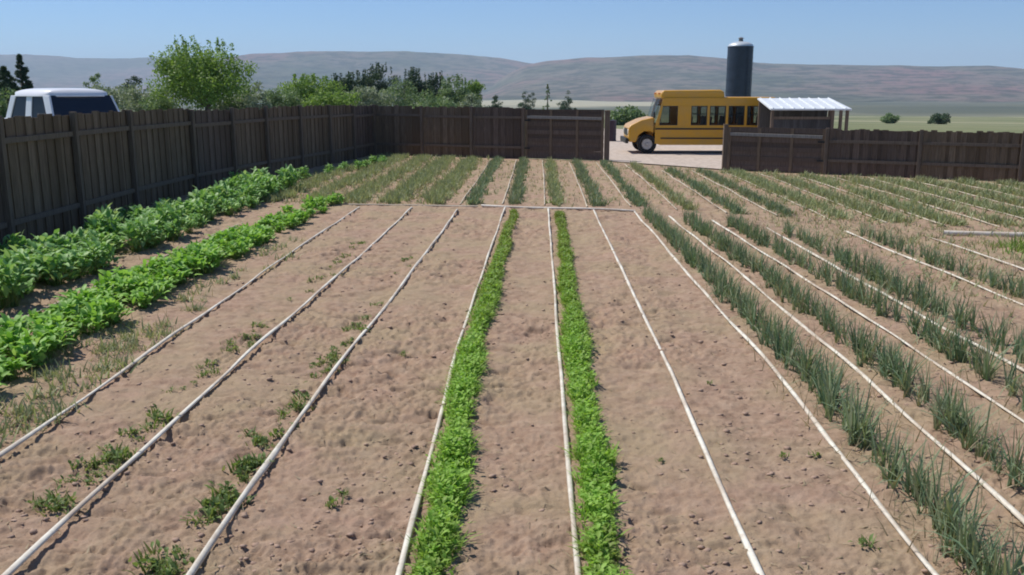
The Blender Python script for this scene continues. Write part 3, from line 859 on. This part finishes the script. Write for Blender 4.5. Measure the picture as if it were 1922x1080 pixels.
# short pale growth covering the soil between the right-hand rows and in the far plot
n = 42000
y = u(7, 33, n); x = u(-7.5, 17, n)
cov = sstep(0.0, 2.5, x - 3.0 - (19 - np.minimum(y, 19)) * 0.16) * (y < 19) * 0.75 + (y > 19.9) * np.where(x < -2, 0.7, np.where(x > 4, 0.85, 0.25))
ok = (rng.random(n) < cov * (0.25 + 1.1 * fbm(x * 0.7, y * 0.5 + 30, 3))) & (x > left_x(y) + 0.5) & (y < fence_y(x) - 0.6); x, y = x[ok], y[ok]; n = len(x)
pts_ = [blades(np.stack([x + rng.normal(0, 0.03, n), y + rng.normal(0, 0.03, n), np.full(n, -0.01)], -1), u(0.04, 0.15, n), u(0.010, 0.024, n), u(0, 6.28, n), u(0.1, 1.1, n), u(0, 0.8, n), 2, np.clip(rng.normal(0.45, 0.3, n), 0, 1)) for _ in range(4)]
V, q, t = merge(pts_)
tag(link_mesh("low_weeds", np_mesh("low_weeds", V, q, t), M['olive']), "short pale olive weeds and stubble covering the soil between rows", "weeds", kind="stuff")

# loose clods on the soil
bm = bmesh.new(); bmesh.ops.create_icosphere(bm, subdivisions=1, radius=1.0)
bv = np.array([v.co[:] for v in bm.verts]); bf = np.array([[v.index for v in f.verts] for f in bm.faces]); bm.free()
n = 16000
y = 2.8 * (24 / 2.8) ** rng.random(n); x = u(-1, 1, n) * (0.62 * y + 0.8)
ok = (x > left_x(y) + 0.3) & (y < fence_y(x) - 0.5) & (rng.random(n) < sstep(0.35, 0.65, fbm(x * 1.2 + 9, y * 0.9, 3)) + 0.08); x, y = x[ok], y[ok]; n = len(x)
s = 0.004 + 0.018 * rng.random(n) ** 4.0
V = bv[None] * (1 + rng.uniform(-0.5, 0.45, (n, len(bv), 1))) * s[:, None, None] * np.array([1.3, 1.0, 0.55])
V = V + np.stack([x, y, soil_h(x, y) + s * 0.2], -1)[:, None]
q = (bf[None] + (np.arange(n) * len(bv))[:, None, None]).reshape(-1, 3)
tag(link_mesh("soil_clods", np_mesh("soil_clods", V.reshape(-1, 3), q), M['clod']), "loose dry clods scattered over the soil", "clods", kind="stuff")

# ------------------------------------------------------------------ trees
def tree(px, top, dist, width, kind, mat, label, group=None, leaf=0.16, nclump=60, per=70, pale_trunk=False, name=None, h=None):
    a = px_az(px)
    x, y = dist * math.sin(a), dist * math.cos(a)
    zb = float(ground_z(np.array(x), np.array(y)))
    depth = dist * math.cos(a + YAW)
    H = h or ((168 - top) / F_PX * depth / math.cos(PITCH) + CAM_H - zb)
    name = name or ("evergreen_tree" if kind == 'cone' else "bush" if kind == 'bush' else "tree")
    root = empty(name, (x, y, zb)); tag(root, label, "bush" if kind == 'bush' else "tree", group)
    rx = width / 2
    tr = MB()
    if kind == 'cone':
        tr.tube((0, 0, -0.2), (0, 0, H * 0.96), H * 0.025 + 0.05, 0.02, 8)
        t = rng.random(nclump) ** 0.8
        zc = H * (0.08 + 0.90 * t)
        rr = rx * (1 - t) ** 0.85 * np.sqrt(u(0.25, 1, nclump)) * u(0.75, 1.15, nclump)
        aa = u(0, 6.28, nclump)
        C = np.stack([rr * np.cos(aa), rr * np.sin(aa), zc], -1)
        cs = np.maximum(rx * 0.22 * (1.15 - t), rx * 0.06)
        flat = 0.6
    else:
        th = H * (0.28 if kind == 'tree' else 0.1)
        tr.tube((0, 0, -0.2), (0.03 * H, 0, th), H * 0.035 + 0.03, H * 0.025 + 0.02, 8)
        cz = H * (0.60 if kind == 'tree' else 0.40); rz = H - cz
        t = rng.random((nclump, 3)) * 2 - 1
        # clumps through the crown volume, denser to the outside, lobed
        dirs = rng.normal(0, 1, (nclump, 3)); dirs /= np.linalg.norm(dirs, axis=1)[:, None]
        lob = 0.76 + 0.24 * np.sin(dirs[:, 0] * 4.1 + px) * np.sin(dirs[:, 2] * 3.7 + 1 + px * 0.3) + 0.16 * rng.random(nclump)
        rad_ = (rng.random(nclump) ** 0.45) * lob
        C = dirs * rad_[:, None] * np.array([rx, rx * 0.9, rz]) + np.array([0, 0, cz])
        if kind == 'bush': C[:, 2] = np.abs(C[:, 2] - 0.1) + 0.1
        cs = np.full(nclump, rx * 0.27) * u(0.7, 1.3, nclump)
        flat = 0.75
        for i in range(9 if kind == 'tree' else 5):
            e = C[rng.integers(nclump)]
            tr.tube((0.03 * H, 0, th * u(0.75, 1.0, 1)[0]), (e[0] * 0.8, e[1] * 0.8, th + (e[2] - th) * 0.85), H * 0.014 + 0.01, 0.012, 6)
        if kind == 'tree':        # a few thin sprays reaching above the crown
            ns = 14
            sa = u(0, 6.28, ns); sr = rx * 0.55 * np.sqrt(rng.random(ns))
            sp_ = np.stack([sr * np.cos(sa), sr * np.sin(sa), H * u(0.93, 1.04, ns)], -1)
            C = np.concatenate([C, sp_]); cs = np.concatenate([cs, np.full(ns, rx * 0.05)])
    tr.build("trunk", M['bark'] if not pale_trunk else M['rail'], root, smooth=True)
    N = len(C) * per
    ci = np.repeat(np.arange(len(C)), per)
    d = rng.normal(0, 1, (N, 3)); d /= np.linalg.norm(d, axis=1)[:, None]
    P = C[ci] + d * (cs[ci] * rng.random(N) ** 0.4)[:, None] * np.array([1, 1, flat])
    if kind == 'tree':
        top_ = ci >= nclump
        P[top_, 2] = C[ci[top_], 2] + u(-0.16, 0.05, int(top_.sum())) * H
        kill = top_ & (rng.random(N) < 0.65); P[kill, :] = C[rng.integers(0, nclump, int(kill.sum()))] + d[kill] * 0.4
    P[:, 2] = np.maximum(P[:, 2], 0.03)
    a1 = rng.normal(0, 1, (N, 3)) + np.array([0, 0, -0.1]); a1 /= np.linalg.norm(a1, axis=1)[:, None]
    nn = d + rng.normal(0, 0.8, (N, 3)) + np.array([0, 0, 0.5])
    a2 = np.cross(a1, nn); a2 /= np.maximum(np.linalg.norm(a2, axis=1), 1e-6)[:, None]
    l = leaf * u(0.6, 1.25, N)[:, None]; wd = l * (0.45 if kind != 'cone' else 0.22)
    V = np.stack([P - a1 * l * 0.5, P + a2 * wd * 0.5, P + a1 * l * 0.5, P - a2 * wd * 0.5], 1)
    link_mesh("crown", np_mesh("crown", V.reshape(-1, 3), np.arange(N * 4).reshape(-1, 4)), M[mat], root)
    return root

G1 = "trees and bushes beyond the left fence"
tree(383, 88, 50, 5.6, 'tree', 'tree_green', "large bright green round tree rising over the left fence", G1, 0.17, 120, 130)
tree(12, 128, 56, 2.6, 'cone', 'tree_dark', "dark pointed evergreen at the left edge, above the truck", G1, 0.26, 110, 60)
tree(43, 106, 60, 2.0, 'cone', 'tree_dark', "tall slim dark evergreen just right of the left edge", G1, 0.26, 110, 60)
tree(-30, 112, 58, 3.4, 'cone', 'tree_dark', "dark evergreen cut off by the left edge", G1, 0.28, 110, 60)
tree(2, 150, 46, 2.2, 'bush', 'tree_mid', "olive brown bush behind the truck's cab", G1, 0.16, 40, 70)
for (px, top, dist, wd, mt, lab) in [
    (182, 128, 70, 2.4, 'tree_mid', "grey green bushy tree right of the truck"),
    (243, 130, 76, 2.2, 'tree_dark', "small dark tree between the truck and the large round tree"),
    (215, 150, 58, 3.6, 'tree_sage', "pale sage bush right behind the truck's windshield"),
    (268, 158, 54, 3.4, 'tree_sage', "pale sage bush at the left foot of the large round tree"),
    (300, 172, 52, 3.0, 'tree_mid', "low green bush under the left side of the large round tree"),
    (432, 172, 52, 3.2, 'tree_sage', "low sage bush under the right side of the large round tree"),
    (472, 150, 64, 2.6, 'tree_sage', "pale sage bush just right of the large round tree"),
    (520, 160, 66, 3.4, 'tree_mid', "green bush at the left end of the tree belt"),
]:
    tree(px, top, dist, wd, 'bush', mt, lab, G1, 0.17, 60, 80)
for (px, top, dist, wd, kd, mt, lab) in [
    (583, 146, 72, 4.6, 'tree', 'tree_green', "rounded green tree at the left end of the tree belt"),
    (640, 146, 84, 3.0, 'tree', 'tree_dark', "dark leafy tree second in the tree belt"),
    (672, 140, 88, 3.6, 'tree', 'tree_dark', "dark tree left of the tallest one in the belt"),
    (716, 127, 90, 4.6, 'tree', 'tree_dark', "tallest dark tree in the middle of the tree belt"),
    (690, 160, 74, 4.4, 'bush', 'tree_sage', "pale bush in front of the tallest dark tree"),
    (752, 150, 84, 4.4, 'bush', 'tree_mid', "mid green bush right below the tallest dark tree"),
    (778, 136, 92, 3.6, 'tree', 'tree_dark', "dark tree right of the tallest one"),
    (815, 143, 94, 3.4, 'tree', 'tree_dark', "dark rounded tree in the right half of the belt"),
    (850, 148, 88, 4.6, 'tree', 'tree_mid', "mid green tree near the right end of the belt"),
    (882, 156, 92, 3.2, 'tree', 'tree_green', "yellow green tree at the right end of the belt"),
    (620, 168, 66, 4.4, 'bush', 'tree_green', "green bush low in front of the dark leafy tree"),
    (812, 172, 72, 5.0, 'bush', 'tree_mid', "long low green bush over the far fence"),
    (884, 178, 74, 3.0, 'bush', 'tree_sage', "low pale bush past the right end of the belt"),
]:
    tree(px, top, dist, wd, kd, mt, lab, "tree belt beyond the far fence", 0.22, 70, 80)
for (px, top, dist, wd, kd, mt, lab) in [
    (932, 178, 150, 3.0, 'bush', 'tree_dark', "tiny distant dark bush right of the tree belt"),
    (988, 165, 180, 4.2, 'bush', 'tree_dark', "distant dark bush over the gate"),
    (1028, 158, 185, 2.6, 'cone', 'tree_mid', "distant narrow pointed tree over the gate"),
    (1062, 172, 185, 4.0, 'bush', 'tree_dark', "distant low dark bush over the gate's right half"),
    (1676, 208, 150, 3.0, 'bush', 'tree_mid', "small grey green bush out in the pasture on the right"),
    (1770, 206, 150, 3.6, 'bush', 'tree_dark', "small dark round bush out in the pasture on the right"),
    (1178, 205, 70, 3.6, 'bush', 'tree_mid', "green bush beyond the gap, left of the bus's hood"),
]:
    h_ = {1676: 1.5, 1770: 1.8, 1178: 1.3}.get(px)
    tree(px, top, dist, wd, kd, mt, lab, "scattered bushes out in the valley", 0.3, 50, 60, h=h_)

# ------------------------------------------------------------------ silo
a = px_az(1386); dist = 120
sx, sy = dist * math.sin(a), dist * math.cos(a)
sz = float(ground_z(np.array(sx), np.array(sy)))
root = empty("silo", (sx, sy, sz)); tag(root, "tall dark blue farm silo with a pale domed top behind the bus", "silo")
depth = dist * math.cos(a + YAW)
topz = CAM_H + (168 - 92) / F_PX * depth - sz; rad_s = 23.0 / F_PX * depth
mb = MB(); mb.tube((0, 0, -0.3), (0, 0, topz), rad_s, rad_s, 48); mb.build("tank", M['silo'], root, smooth=False)
for k in range(1, 8):
    bd = MB(); z = topz * k / 7.0 - 0.05
    bd.tube((0, 0, z - 0.04), (0, 0, z + 0.04), rad_s + 0.035, rad_s + 0.035, 48); bd.build("band", M['silo'], root)
bm = bmesh.new()
bmesh.ops.create_uvsphere(bm, u_segments=40, v_segments=20, radius=1.0)
for v in [v for v in bm.verts if v.co.z < -0.01]: bm.verts.remove(v)
for v in bm.verts: v.co = Vector((v.co.x * (rad_s - 0.02), v.co.y * (rad_s - 0.02), topz + v.co.z * 0.62))
me = bpy.data.meshes.new("dome"); bm.to_mesh(me); bm.free()
me.polygons.foreach_set("use_smooth", np.ones(len(me.polygons), dtype=bool))
link_mesh("dome", me, M['silo_dome'], root)
mb = MB(); mb.tube((0, 0, topz + 0.55), (0, 0, topz + 0.98), 0.30, 0.25, 16); mb.tube((0, 0, topz + 0.98), (0, 0, topz + 1.12), 0.42, 0.1, 16); mb.build("top_vent", M['grey_wall'], root)
mb = MB()
lx = rad_s + 0.12
for s_ in (-0.2, 0.2): mb.box((s_ + 0.8, -math.sqrt(lx ** 2 - 0.64) - 0.05, topz / 2), (0.05, 0.05, topz))
for z in np.arange(0.5, topz, 0.45): mb.box((0.8, -math.sqrt(lx ** 2 - 0.64) - 0.05, z), (0.4, 0.035, 0.035))
mb.build("ladder", M['silo'], root)

# ------------------------------------------------------------------ yellow bus (front towards -x, near side -y)
bus = empty("school_bus", (3.50, 36.05, 0.035), R(1)); tag(bus, "short yellow bus parked nose left beyond the gap in the fence", "bus")
W2 = 2.0
BL = [(1.0, 0.42), (1.0, 1.42), (1.28, 2.12), (5.75, 2.12), (5.75, 0.36), (4.98, 0.36), (4.9, 0.62), (4.7, 0.78), (4.5, 0.78), (4.3, 0.62), (4.22, 0.36), (1.25, 0.36)]
# near and far side walls with real window openings
def side_wall(y0, y1):
    mb = MB()
    zs0, zs1 = 1.10, 1.84
    lower = [(1.02, 0.40), (1.02, 1.10), (5.75, 1.10), (5.75, 0.34), (4.98, 0.34), (4.90, 0.62), (4.70, 0.80), (4.46, 0.80), (4.28, 0.62), (4.20, 0.34), (1.24, 0.34)]
    mb.prism(lower[::-1], y0, y1)
    mb.prism([(1.22, 1.84), (1.30, 2.10), (5.75, 2.10), (5.75, 1.84)][::-1], y0, y1)
    mb.prism([(1.02, 1.10), (1.22, 1.84), (1.30, 1.84), (1.16, 1.10)][::-1], y0, y1)
    for x0, x1 in ((1.88, 2.40), (3.02, 3.12), (3.74, 3.84), (4.46, 4.56), (5.18, 5.28), (5.66, 5.75)):
        mb.prism([(x0, 1.10), (x0, 1.84), (x1, 1.84), (x1, 1.10)][::-1], y0, y1)
    return mb
sw = side_wall(0, 0.05); sw2 = side_wall(W2 - 0.05, W2)
o = sw.build("side_panel", M['yellow'], bus, bevel=0.008); o2 = sw2.build("side_panel", M['yellow'], bus, bevel=0.008)
mb = MB(); mb.prism([(1.30, 2.08), (1.34, 2.17), (5.60, 2.17), (5.72, 2.08)][::-1], 0.0, W2); mb.build("roof", M['yellow'], bus, bevel=0.06, seg=3)
mb = MB(); mb.prism([(1.24, 2.10), (1.20, 2.28), (1.30, 2.43), (3.50, 2.45), (3.66, 2.38), (3.68, 2.12)][::-1], 0.03, W2 - 0.03); mb.build("raised_roof", M['yellow'], bus, bevel=0.07, seg=3)
mb = MB(); mb.prism([(0.02, 0.45), (0.0, 0.98), (0.08, 1.10), (0.5, 1.30), (0.95, 1.40), (1.0, 1.40), (1.0, 0.45), (0.72 + 0.44, 0.45), (1.06, 0.70), (0.88, 0.86), (0.60, 0.86), (0.40, 0.72), (0.31, 0.45)][::-1], 0.06, W2 - 0.06)
mb.build("hood", M['yellow'], bus, bevel=0.05, seg=3)
mb = MB(); mb.prism([(0.96, 1.39), (1.02, 1.40), (1.24, 2.10), (1.18, 2.10)][::-1], 0.02, W2 - 0.02)
mb.build("windshield", M['glass'], bus)
for x0, x1 in ((1.20, 1.88), (2.40, 3.02), (3.12, 3.74), (3.84, 4.46), (4.56, 5.18), (5.28, 5.66)):
    for yy in (0.028, W2 - 0.028):
        fr = MB()
        for zz in (1.115, 1.825): fr.box(((x0 + x1) / 2, yy, zz), (x1 - x0, 0.03, 0.03))
        for xx in (x0 + 0.015, x1 - 0.015): fr.box((xx, yy, 1.47), (0.03, 0.028, 0.70))
        if x0 > 2: fr.box(((x0 + x1) / 2, yy, 1.50), (x1 - x0 - 0.04, 0.026, 0.025))
        fo = fr.build("window", M['black'], bus)
        pn = MB(); pn.box(((x0 + x1) / 2, yy, 1.47), (x1 - x0 - 0.04, 0.008, 0.68)); pn.build("pane", M['glass'], fo)
for z, hh in ((0.96, 0.055), (0.60, 0.05)):
    mb = MB()
    if z > 0.8: mb.box((3.38, -0.012, z), (4.7, 0.024, hh))
    else: mb.box((2.74, -0.012, z), (3.0, 0.024, hh))
    mb.build("rub_rail", M['black'], bus)
mb = MB(); mb.box((3.4, W2 / 2, 0.44), (4.5, W2 - 0.3, 0.12)); mb.build("floor_pan", M['black'], bus)
mb = MB()
for xs in (2.2, 2.95, 3.7, 4.45, 5.2):
    for ysx in (0.5, 1.5):
        mb = MB(); mb.prism([(xs - 0.25, 0.86), (xs - 0.25, 1.0), (xs + 0.14, 1.0), (xs + 0.2, 1.42), (xs + 0.3, 1.42), (xs + 0.24, 0.86)][::-1], ysx - 0.4, ysx + 0.4)
        mb.build("bench_seat", M['seat_brown'], bus, bevel=0.03)
mb = MB(); mb.box((5.73, W2 / 2, 1.2), (0.05, W2 - 0.06, 1.78)); mb.build("rear_panel", M['yellow'], bus, bevel=0.02)
mb = MB(); mb.box((-0.06, W2 / 2, 0.5), (0.12, W2 - 0.05, 0.2)); mb.build("bumper", M['black'], bus, bevel=0.02)
mb = MB(); mb.box((-0.005, W2 / 2, 0.83), (0.03, 0.9, 0.26)); mb.build("radiator_grille", M['black'], bus, bevel=0.01)
for yy in (0.28, W2 - 0.28):
    mb = MB(); mb.tube((-0.02, yy, 0.84), (0.06, yy, 0.84), 0.10, 0.11, 16); mb.build("headlight", M['lamp'], bus)
mb = MB(); mb.box((0.95, -0.10, 1.50), (0.06, 0.16, 0.24)); mb.box((1.02, -0.03, 1.42), (0.03, 0.10, 0.03)); mb.build("mirror", M['black'], bus, bevel=0.01)
for yy in (0.35, 0.6, W2 - 0.6, W2 - 0.35):
    mb = MB(); mb.box((1.20, yy, 2.30), (0.05, 0.12, 0.07)); mb.build("marker_light", M['amber'], bus, bevel=0.01)
def wheel(x, y, parent, r=0.37, wdt=0.24, face=-1):
    wm = MB()
    pr = [(r * 0.62, -wdt / 2), (r * 0.9, -wdt / 2), (r, -wdt / 2 + 0.04), (r, wdt / 2 - 0.04), (r * 0.9, wdt / 2), (r * 0.62, wdt / 2)]
    n = 28
    rings = [[wm.bm.verts.new((x + p[0] * math.cos(2 * math.pi * k / n), y + p[1], r + p[0] * math.sin(2 * math.pi * k / n))) for k in range(n)] for p in pr]
    for i in range(len(pr)):
        a_, b_ = rings[i], rings[(i + 1) % len(pr)]
        for k in range(n): wm.bm.faces.new((a_[k], a_[(k + 1) % n], b_[(k + 1) % n], b_[k]))
    ty = wm.build("wheel", M['tyre'], parent, smooth=True)
    rm = MB(); rm.tube((x, y + face * 0.03, r), (x, y + face * 0.085, r), r * 0.62, r * 0.55, 24); rm.tube((x, y + face * 0.08, r), (x, y + face * 0.13, r), r * 0.2, r * 0.15, 12)
    rm.build("rim", M['rim'], ty)
for xx in (0.73, 4.6):
    wheel(xx, 0.14, bus, face=-1); wheel(xx, W2 - 0.14, bus, face=1)

# ------------------------------------------------------------------ white-roofed shelter right of the bus
sh = empty("open_shelter", (8.28, 33.15, 0.035), R(-2)); tag(sh, "low open shelter with a sloping white roof and dark grey wall, right of the bus", "shelter")
mb = MB()
vs = [(-0.1, -0.15, 1.80), (2.72, -0.15, 1.80), (2.62, 2.3, 2.14), (-0.1, 2.3, 2.14)]
top = [mb.bm.verts.new(v) for v in vs]; bot = [mb.bm.verts.new((v[0], v[1], v[2] - 0.06)) for v in vs]
mb.bm.faces.new(top); mb.bm.faces.new(bot[::-1])
for i in range(4): mb.bm.faces.new((top[i], bot[i], bot[(i + 1) % 4], top[(i + 1) % 4]))
rf = mb.build("roof", M['white_roof'], sh, bevel=0.012)
for k in range(8):
    mb = MB(); x_ = 0.0 + k * 0.36
    d_ = Vector((0, 2.43, 0.34)); mb.box((x_, 1.075, 1.988), (0.03, d_.length - 0.02, 0.03), Matrix.Rotation(math.atan2(0.34, 2.45), 4, 'X')); mb.build("seam", M['white_roof'], rf)
mb = MB()
for k in range(21): mb.box((0.06 + k * 0.118, 2.1 + (0.014 if k % 2 else 0), 0.98), (0.125, 0.02, 1.94))
mb.build("back_wall", M['black_board'], sh)
mb = MB()
for k in range(17): mb.box((0.12 + k * 0.118, 0.07 + (0.014 if k % 2 else 0), 0.72), (0.125, 0.02, 1.44))
mb.build("front_wall", M['black_board'], sh)
mb = MB(); mb.box((1.08, 0.03, 1.47), (2.05, 0.04, 0.09)); mb.build("wall_rail", M['post'], sh)
for xx in (0.0, 2.10, 2.38, 2.60):
    for yy, hh in ((-0.03, 1.74), (2.22, 2.06)):
        mb = MB(); mb.box((xx, yy, hh / 2), (0.10, 0.10, hh)); mb.build("post", M['post'], sh, bevel=0.008)

# ------------------------------------------------------------------ white pickup behind the left fence (front +x locally)
tk = empty("pickup_truck", (-12.1, 23.2, 0.55), R(-34)); tag(tk, "white four-door pickup truck parked behind the left fence, only its cab showing", "pickup truck")
TW = 1.9
def cab_shell():
    bm = bmesh.new()
    # stations from rear (x) with half widths at belt and roof
    low = [(-1.05, 1.15), (1.25, 1.15)]
    return bm
mb = MB()   # lower body with bed, doors and hood
mb.prism([(-3.3, 0.50), (-3.3, 1.18), (-1.12, 1.18), (-1.05, 1.24), (1.28, 1.24), (1.40, 1.22), (2.55, 1.08), (2.66, 0.92), (2.66, 0.50), (2.28, 0.50), (2.2, 0.80), (1.98, 0.95), (1.62, 0.95), (1.42, 0.80), (1.34, 0.50), (-1.62, 0.50), (-1.70, 0.80), (-1.9, 0.95), (-2.26, 0.95), (-2.48, 0.80), (-2.55, 0.50)][::-1], -TW / 2, TW / 2)
mb.build("body", M['white_paint'], tk, bevel=0.05, seg=3)
# cab: pillars and roof as a frame around the panes
zb, zt = 1.22, 1.80
hb, ht = TW / 2 - 0.04, TW / 2 - 0.13
def cp(x, side, t):      # point on a cab side at height fraction t
    return Vector((x, side * (hb + (ht - hb) * t), zb + (zt - zb) * t))
def pillar(mb, b0, b1, t0, t1, side, th=0.05):
    o4 = [cp(b0, side, 0), cp(b1, side, 0), cp(t1, side, 1), cp(t0, side, 1)]
    i4 = [p - Vector((0, side * th, 0)) for p in o4]
    a_ = [mb.bm.verts.new(p) for p in o4]; b_ = [mb.bm.verts.new(p) for p in i4]
    mb.bm.faces.new(a_); mb.bm.faces.new(b_[::-1])
    for i in range(4): mb.bm.faces.new((a_[i], a_[(i + 1) % 4], b_[(i + 1) % 4], b_[i]))
for s_ in (-1, 1):
    for q_ in ((-1.10, -0.86, -0.88, -0.62), (-0.12, 0.18, -0.10, 0.16), (0.94, 1.22, 0.66, 0.96)):   # rear, middle, front
        mb = MB(); pillar(mb, *q_, s_); mb.build("pillar", M['white_paint'], tk, bevel=0.012)
# domed roof skin with rounded corners
n_ = 18
uu = np.linspace(-1, 1, n_)
U_, W_ = np.meshgrid(uu, uu, indexing='ij')
sq = 1.0 / np.maximum(1.0, (np.abs(U_) ** 5 + np.abs(W_) ** 5) ** 0.2)
zr = zt - 0.01 + 0.19 * (np.clip(1 - np.abs(U_) ** 5, 0, 1) * np.clip(1 - np.abs(W_) ** 4, 0, 1)) ** 0.45
Vt = np.stack([0.03 + 0.95 * U_ * sq, (ht + 0.03) * W_ * sq, zr], -1).reshape(-1, 3)
Vb = Vt.copy(); Vb[:, 2] = zt - 0.025
idx = np.arange(n_ * n_).reshape(n_, n_)
qt = np.stack([idx[:-1, :-1], idx[1:, :-1], idx[1:, 1:], idx[:-1, 1:]], -1).reshape(-1, 4)
rim_ = np.concatenate([idx[:, 0], idx[-1, 1:], idx[-2::-1, -1], idx[0, -2:0:-1]])
qs = np.stack([rim_, np.roll(rim_, -1), np.roll(rim_, -1) + n_ * n_, rim_ + n_ * n_], -1)[:, ::-1]
link_mesh("roof", np_mesh("roof", np.concatenate([Vt, Vb]), np.concatenate([qt, qt[:, ::-1] + n_ * n_, qs]), smooth=True), M['white_paint'], tk)
def pane(name, pts):
    mb = MB(); c = sum((Vector(p) for p in pts), Vector()) / 4
    nrm = (Vector(pts[1]) - Vector(pts[0])).cross(Vector(pts[3]) - Vector(pts[0])).normalized() * 0.006
    a_ = [mb.bm.verts.new(Vector(p) + nrm) for p in pts]; b_ = [mb.bm.verts.new(Vector(p) - nrm) for p in pts]
    mb.bm.faces.new(a_); mb.bm.faces.new(b_[::-1])
    for i in range(4): mb.bm.faces.new((a_[i], a_[(i + 1) % 4], b_[(i + 1) % 4], b_[i]))
    return mb.build(name, M['side_glass'] if name == 'window' else M['dark_glass'], tk)
for s_ in (-1, 1):
    off = Vector((0, -s_ * 0.025, 0))
    pane("window", [cp(-0.88, s_, 0) + off, cp(-0.10, s_, 0) + off, cp(-0.08, s_, 1) + off, cp(-0.64, s_, 1) + off])
    pane("window", [cp(0.16, s_, 0) + off, cp(0.98, s_, 0) + off, cp(0.70, s_, 1) + off, cp(0.14, s_, 1) + off])
pane("windshield", [(1.20, -hb + 0.06, zb + 0.01), (1.20, hb - 0.06, zb + 0.01), (0.92, ht - 0.05, zt), (0.92, -ht + 0.05, zt)])
pane("rear_window", [(-1.06, -hb + 0.06, zb + 0.01), (-1.06, hb - 0.06, zb + 0.01), (-0.86, ht - 0.05, zt), (-0.86, -ht + 0.05, zt)])
for x_, y_ in ((0.35, 0.42), (0.35, -0.42), (-0.6, 0.0)):
    mb = MB(); mb.box((x_, y_, 1.20), (0.14, 0.5 if y_ else 1.2, 0.5), Matrix.Rotation(-0.15, 4, 'Y'))
    mb.build("seat", M['interior'], tk, bevel=0.03)
for s_ in (-1, 1):
    mb = MB(); mb.box((1.02, s_ * (TW / 2 + 0.12), 1.30), (0.09, 0.2, 0.17)); mb.build("mirror", M['black'], tk, bevel=0.02)
    mb = MB(); mb.box((2.67, s_ * 0.72, 0.88), (0.04, 0.32, 0.18)); mb.build("headlight", M['lamp'], tk, bevel=0.01)
    for xx in (-2.08, 1.80):
        wheel(xx, s_ * (TW / 2 - 0.13), tk, face=s_)
mb = MB(); mb.box((2.70, 0, 0.62), (0.12, TW - 0.06, 0.18)); mb.build("bumper", M['chrome'], tk, bevel=0.02)
mb = MB(); mb.box((2.67, 0, 0.88), (0.03, 1.05, 0.20)); mb.build("radiator_grille", M['black'], tk, bevel=0.01)
